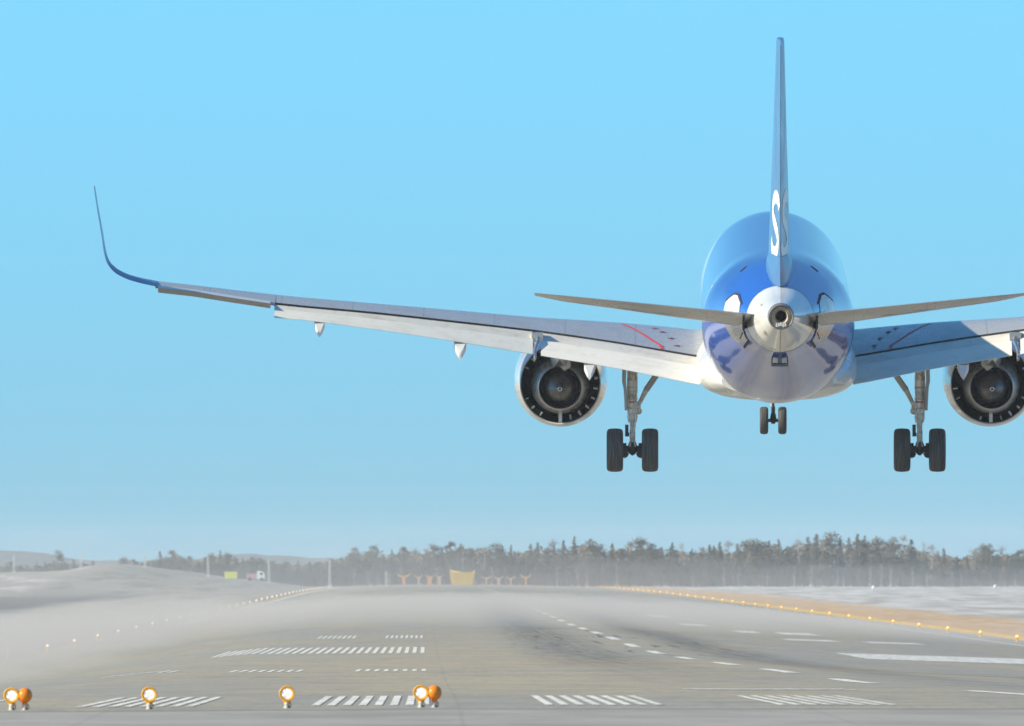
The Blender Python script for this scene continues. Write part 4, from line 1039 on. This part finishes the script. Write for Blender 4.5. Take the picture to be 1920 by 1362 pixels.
LAB = {('spruce', 0): 'dark narrow spruce in the hazy wood behind the left bank', ('spruce', 1): 'hazy dark spruce in the wood beyond the far runway end', ('spruce', 2): 'grey-green pointed spruce in the forest beyond the right side',
       ('pine', 0): 'hazy round-topped pine in the low wood on the left', ('pine', 1): 'hazy round-topped pine in the wood beyond the far runway end', ('pine', 2): 'grey-green broad-topped pine in the forest beyond the right side',
       ('birch', 0): 'pale-trunked bare birch in the low wood on the left', ('birch', 1): 'pale-trunked bare birch in the wood beyond the far runway end', ('birch', 2): 'pale-trunked bare birch at the foot of the right-hand forest',
       ('bare', 0): 'grey-brown leafless tree in the low wood on the left', ('bare', 1): 'grey-brown leafless tree in the wood beyond the far runway end', ('bare', 2): 'grey-brown leafless tree along the foot of the right-hand forest'}
def put_tree(kind, x, y, h, px_):
    global ntree
    v = rnd.randrange(3 if kind != 'pine' else 4); key = (kind, v)
    if key not in protos: o = protos[key] = make_tree(kind, 100 + 7 * v + len(kind))
    else: o = copy_tree(protos[key])
    o.location = (x, y, gz_at(x, y) - 0.1); o.rotation_euler.z = rnd.uniform(0, 6.28)
    w_ = h * (rnd.uniform(0.95, 1.5) if kind != 'spruce' else rnd.uniform(1.1, 1.7)); o.scale = (w_, w_, h)
    reg = 0 if px_ < 560 else (1 if px_ < 1000 else 2)
    tag(o, LAB[(kind, reg)], 'tree', ['trees on the left beyond the bank', 'trees beyond the far runway end', 'trees beyond the right side of the airfield'][reg])
    ntree += 1
for row, (d, step, hk) in enumerate(((3330, 17, 1.0), (3290, 19, 0.93), (3250, 22, 0.62))):
    x = -110.0 + row * 5
    while x < 2060:
        X_ = (x - 800) * d / F; zt = CAMZ + (1060 - interp(TOPS, x)) * d / F; h = (zt - gz_at(X_, d))
        if row < 2:
            kind = rnd.choices(['spruce', 'pine', 'bare', 'birch'], [0.52, 0.28, 0.12, 0.08] if x > 700 else [0.4, 0.38, 0.17, 0.05])[0]
            h *= rnd.uniform(0.80, 1.04) if row == 0 else rnd.uniform(0.62, 0.97)
        else:
            kind = rnd.choices(['birch', 'bare', 'spruce', 'pine'], [0.42, 0.43, 0.1, 0.05])[0]; h *= rnd.uniform(0.5, 0.8)
        put_tree(kind, X_, d + rnd.uniform(-8, 8), h * (1.0 if row == 0 else hk), x)
        x += step * rnd.uniform(0.65, 1.35)
d = 3190; X_ = (106 - 800) * d / F      # the lone tall bush on the left
put_tree('pine', X_, 3200, CAMZ + (1060 - 1031) * 3200 / F - gz_at(X_, 3200), 106)
protos_last = [o for o in bpy.data.objects if o.type == 'EMPTY' and o.name.startswith('pine_tree')][-1]

# the depth of the wood and its undergrowth: nobody could count it
def mass(name, m, d0, d1, n, hfun, size, lab, seed):
    rnd = random.Random(seed); mb = MB()
    for _ in range(n):
        x = rnd.uniform(-160, 2120); d = rnd.uniform(d0, d1); X_ = (x - 800) * d / F; g = gz_at(X_, d)
        full = CAMZ + (1060 - interp(TOPS, x)) * d / F - g
        z = g + hfun(rnd, full) * (1.0 if m is not m_twig else 0.85 + 0.9 * mnoise.noise(Vector((X_ * 0.22, d * 0.05, 2.0))))
        s = size * rnd.uniform(0.6, 1.5)
        if m is m_twig:
            w_ = Vector((rnd.uniform(0.03, 0.08), 0.02, 0)); e_ = Vector((rnd.uniform(-0.4, 0.4), rnd.uniform(-0.3, 0.3), s)); p = Vector((X_, d, z))
            mb.add([p - w_, p + w_, p + e_ + w_ * 0.4, p + e_ - w_ * 0.4], [(0, 1, 2, 3)])
        else: leafquad(mb, Vector((X_, d, z)), s, rnd)
    o = mb.build(name, m); tag(o, lab, 'woodland', kind='stuff')
mass('forest', m_spruce, 3345, 3400, 26000, lambda r, f: f * 0.82 * math.sqrt(r.random()) * r.uniform(0.8, 1.0), 0.5, 'dark needle foliage filling the depth of the far wood', 5)
mass('undergrowth', m_twig, 3240, 3335, 34000, lambda r, f: f * 0.50 * r.random() ** 1.2, 1.0, 'grey-brown leafless brushwood along the foot of the far wood', 6)

# ------------------------------------------------------------------ dust blown up from the runway
def volume(name, color, dens, aniso=0.0):
    m = bpy.data.materials.new(name); m.use_nodes = True; m.node_tree.nodes.clear()
    o = m.node_tree.nodes.new('ShaderNodeOutputMaterial'); v = m.node_tree.nodes.new('ShaderNodeVolumePrincipled')
    v.inputs['Color'].default_value = (*color, 1); v.inputs['Density'].default_value = dens; v.inputs['Anisotropy'].default_value = aniso
    m.node_tree.links.new(v.outputs[0], o.inputs['Volume']); return m
def sm(x, a, b):
    t_ = min(1, max(0, (x - a) / (b - a))); return t_ * t_ * (3 - 2 * t_)
def dust_t(x, y):
    wobble = 4.5 * mnoise.noise(Vector((x * 0.06, y * 0.006, 1.0))) + 2.0 * mnoise.noise(Vector((x * 0.3, y * 0.03, 5.0)))
    side = sm(-x, 10.3 + wobble * 0.5, 18.0) * sm(y, 330, 420) * (2.3 - 0.9 * sm(y, 700, 1000))
    over = sm(y, 742 + wobble * 7 + max(0, x - 5) * 1.0, 870) * 1.25 * (1 - 0.80 * sm(x, 14, 40))
    t_ = max(side, over) if side * over == 0 else (side ** 2 + over ** 2) ** 0.5
    t_ *= 1 + 0.45 * mnoise.noise(Vector((x * 0.08, y * 0.01, 9.0))) + 0.3 * mnoise.noise(Vector((x * 0.3, y * 0.035, 4.0)))
    far = 1 - sm(y, 1120 - 240 * sm(-x, 18, 30), 1480 - 280 * sm(-x, 18, 30))
    return t_ * far * (1 - sm(x, 40, 60)) * (1 - sm(-x, 90, 130)) - 0.12
dxs = [-132 + 4 * i for i in range(26)] + [-30 + 1.5 * i for i in range(62)]; dys = [320 + 12 * i for i in range(70)] + [1170 + 40 * i for i in range(37)]
top_v = [(x, y, HL(x, y) + dust_t(x, y)) for y in dys for x in dxs]; bot_v = [(x, y, HL(x, y) - 1.0) for y in dys for x in dxs]
k, nn_ = len(dxs), len(dys); N_ = k * nn_; fs = []
for j in range(nn_ - 1):
    for i in range(k - 1):
        a, b, c_, e_ = j * k + i, j * k + i + 1, (j + 1) * k + i + 1, (j + 1) * k + i
        fs.append((a, b, c_, e_)); fs.append((N_ + a, N_ + e_, N_ + c_, N_ + b))
for j in range(nn_ - 1):
    a, b = j * k, (j + 1) * k; fs.append((a, b, N_ + b, N_ + a)); a, b = j * k + k - 1, (j + 1) * k + k - 1; fs.append((a, N_ + a, N_ + b, b))
for i in range(k - 1):
    a, b = i, i + 1; fs.append((a, N_ + a, N_ + b, b)); a, b = (nn_ - 1) * k + i, (nn_ - 1) * k + i + 1; fs.append((a, b, N_ + b, N_ + a))
me = bpy.data.meshes.new('dust_cloud'); me.from_pydata(top_v + bot_v, [], fs)
bm = bmesh.new(); bm.from_mesh(me); bmesh.ops.recalc_face_normals(bm, faces=bm.faces); bm.to_mesh(me); bm.free()
me.materials.append(volume('dust_air', (0.70, 0.665, 0.64), 0.0058))
o = bpy.data.objects.new('dust_cloud', me); COL.objects.link(o); tag(o, 'low veil of pale dust blowing across the runway behind the jet', 'dust', kind='stuff')

# finer dust still hanging over the far part of the field
rings = []
for yy in range(1300, 3191, 105):
    f_ = (yy - 1300) / 1890
    prof_ = [(-135, 9.5), (-90, 10.5), (-50, 12.0), (-20, 12), (10, 11.0), (35, 8.0), (60, 7.0), (90, 6.5), (135, 6)]
    prof_ = [(-135 + 3 * i_, interp_s(prof_, -135 + 3 * i_)) for i_ in range(91)]
    ring = [Vector((x_, yy, 0.2 + h_ * (1 + 0.45 * mnoise.noise(Vector((x_ * 0.05, yy * 0.003, 6.0))) + 0.25 * mnoise.noise(Vector((x_ * 0.16, yy * 0.01, 2.0)))) * (0.25 + 0.75 * f_))) for x_, h_ in prof_] + [Vector((135, yy, -1.0)), Vector((-135, yy, -1.0))]
    rings.append(ring)
mb = MB(); mb.loft(rings, 0, False)
o = mb.build('dust_haze', volume('fine_dust_air', (0.80, 0.79, 0.79), 0.0002)); tag(o, 'thin grey dust haze hanging over the far end of the runway', 'dust', kind='stuff')

# ------------------------------------------------------------------ haze
mb = MB(); mb.box((0, 4195, 11.5), (14000, 8500, 26.0))
hz = mb.build('haze', volume('haze_air', (0.86, 0.92, 1.0), 0.00007)); tag(hz, 'thin pale air haze over the whole airfield', 'haze', kind='stuff')
print('trees', ntree)
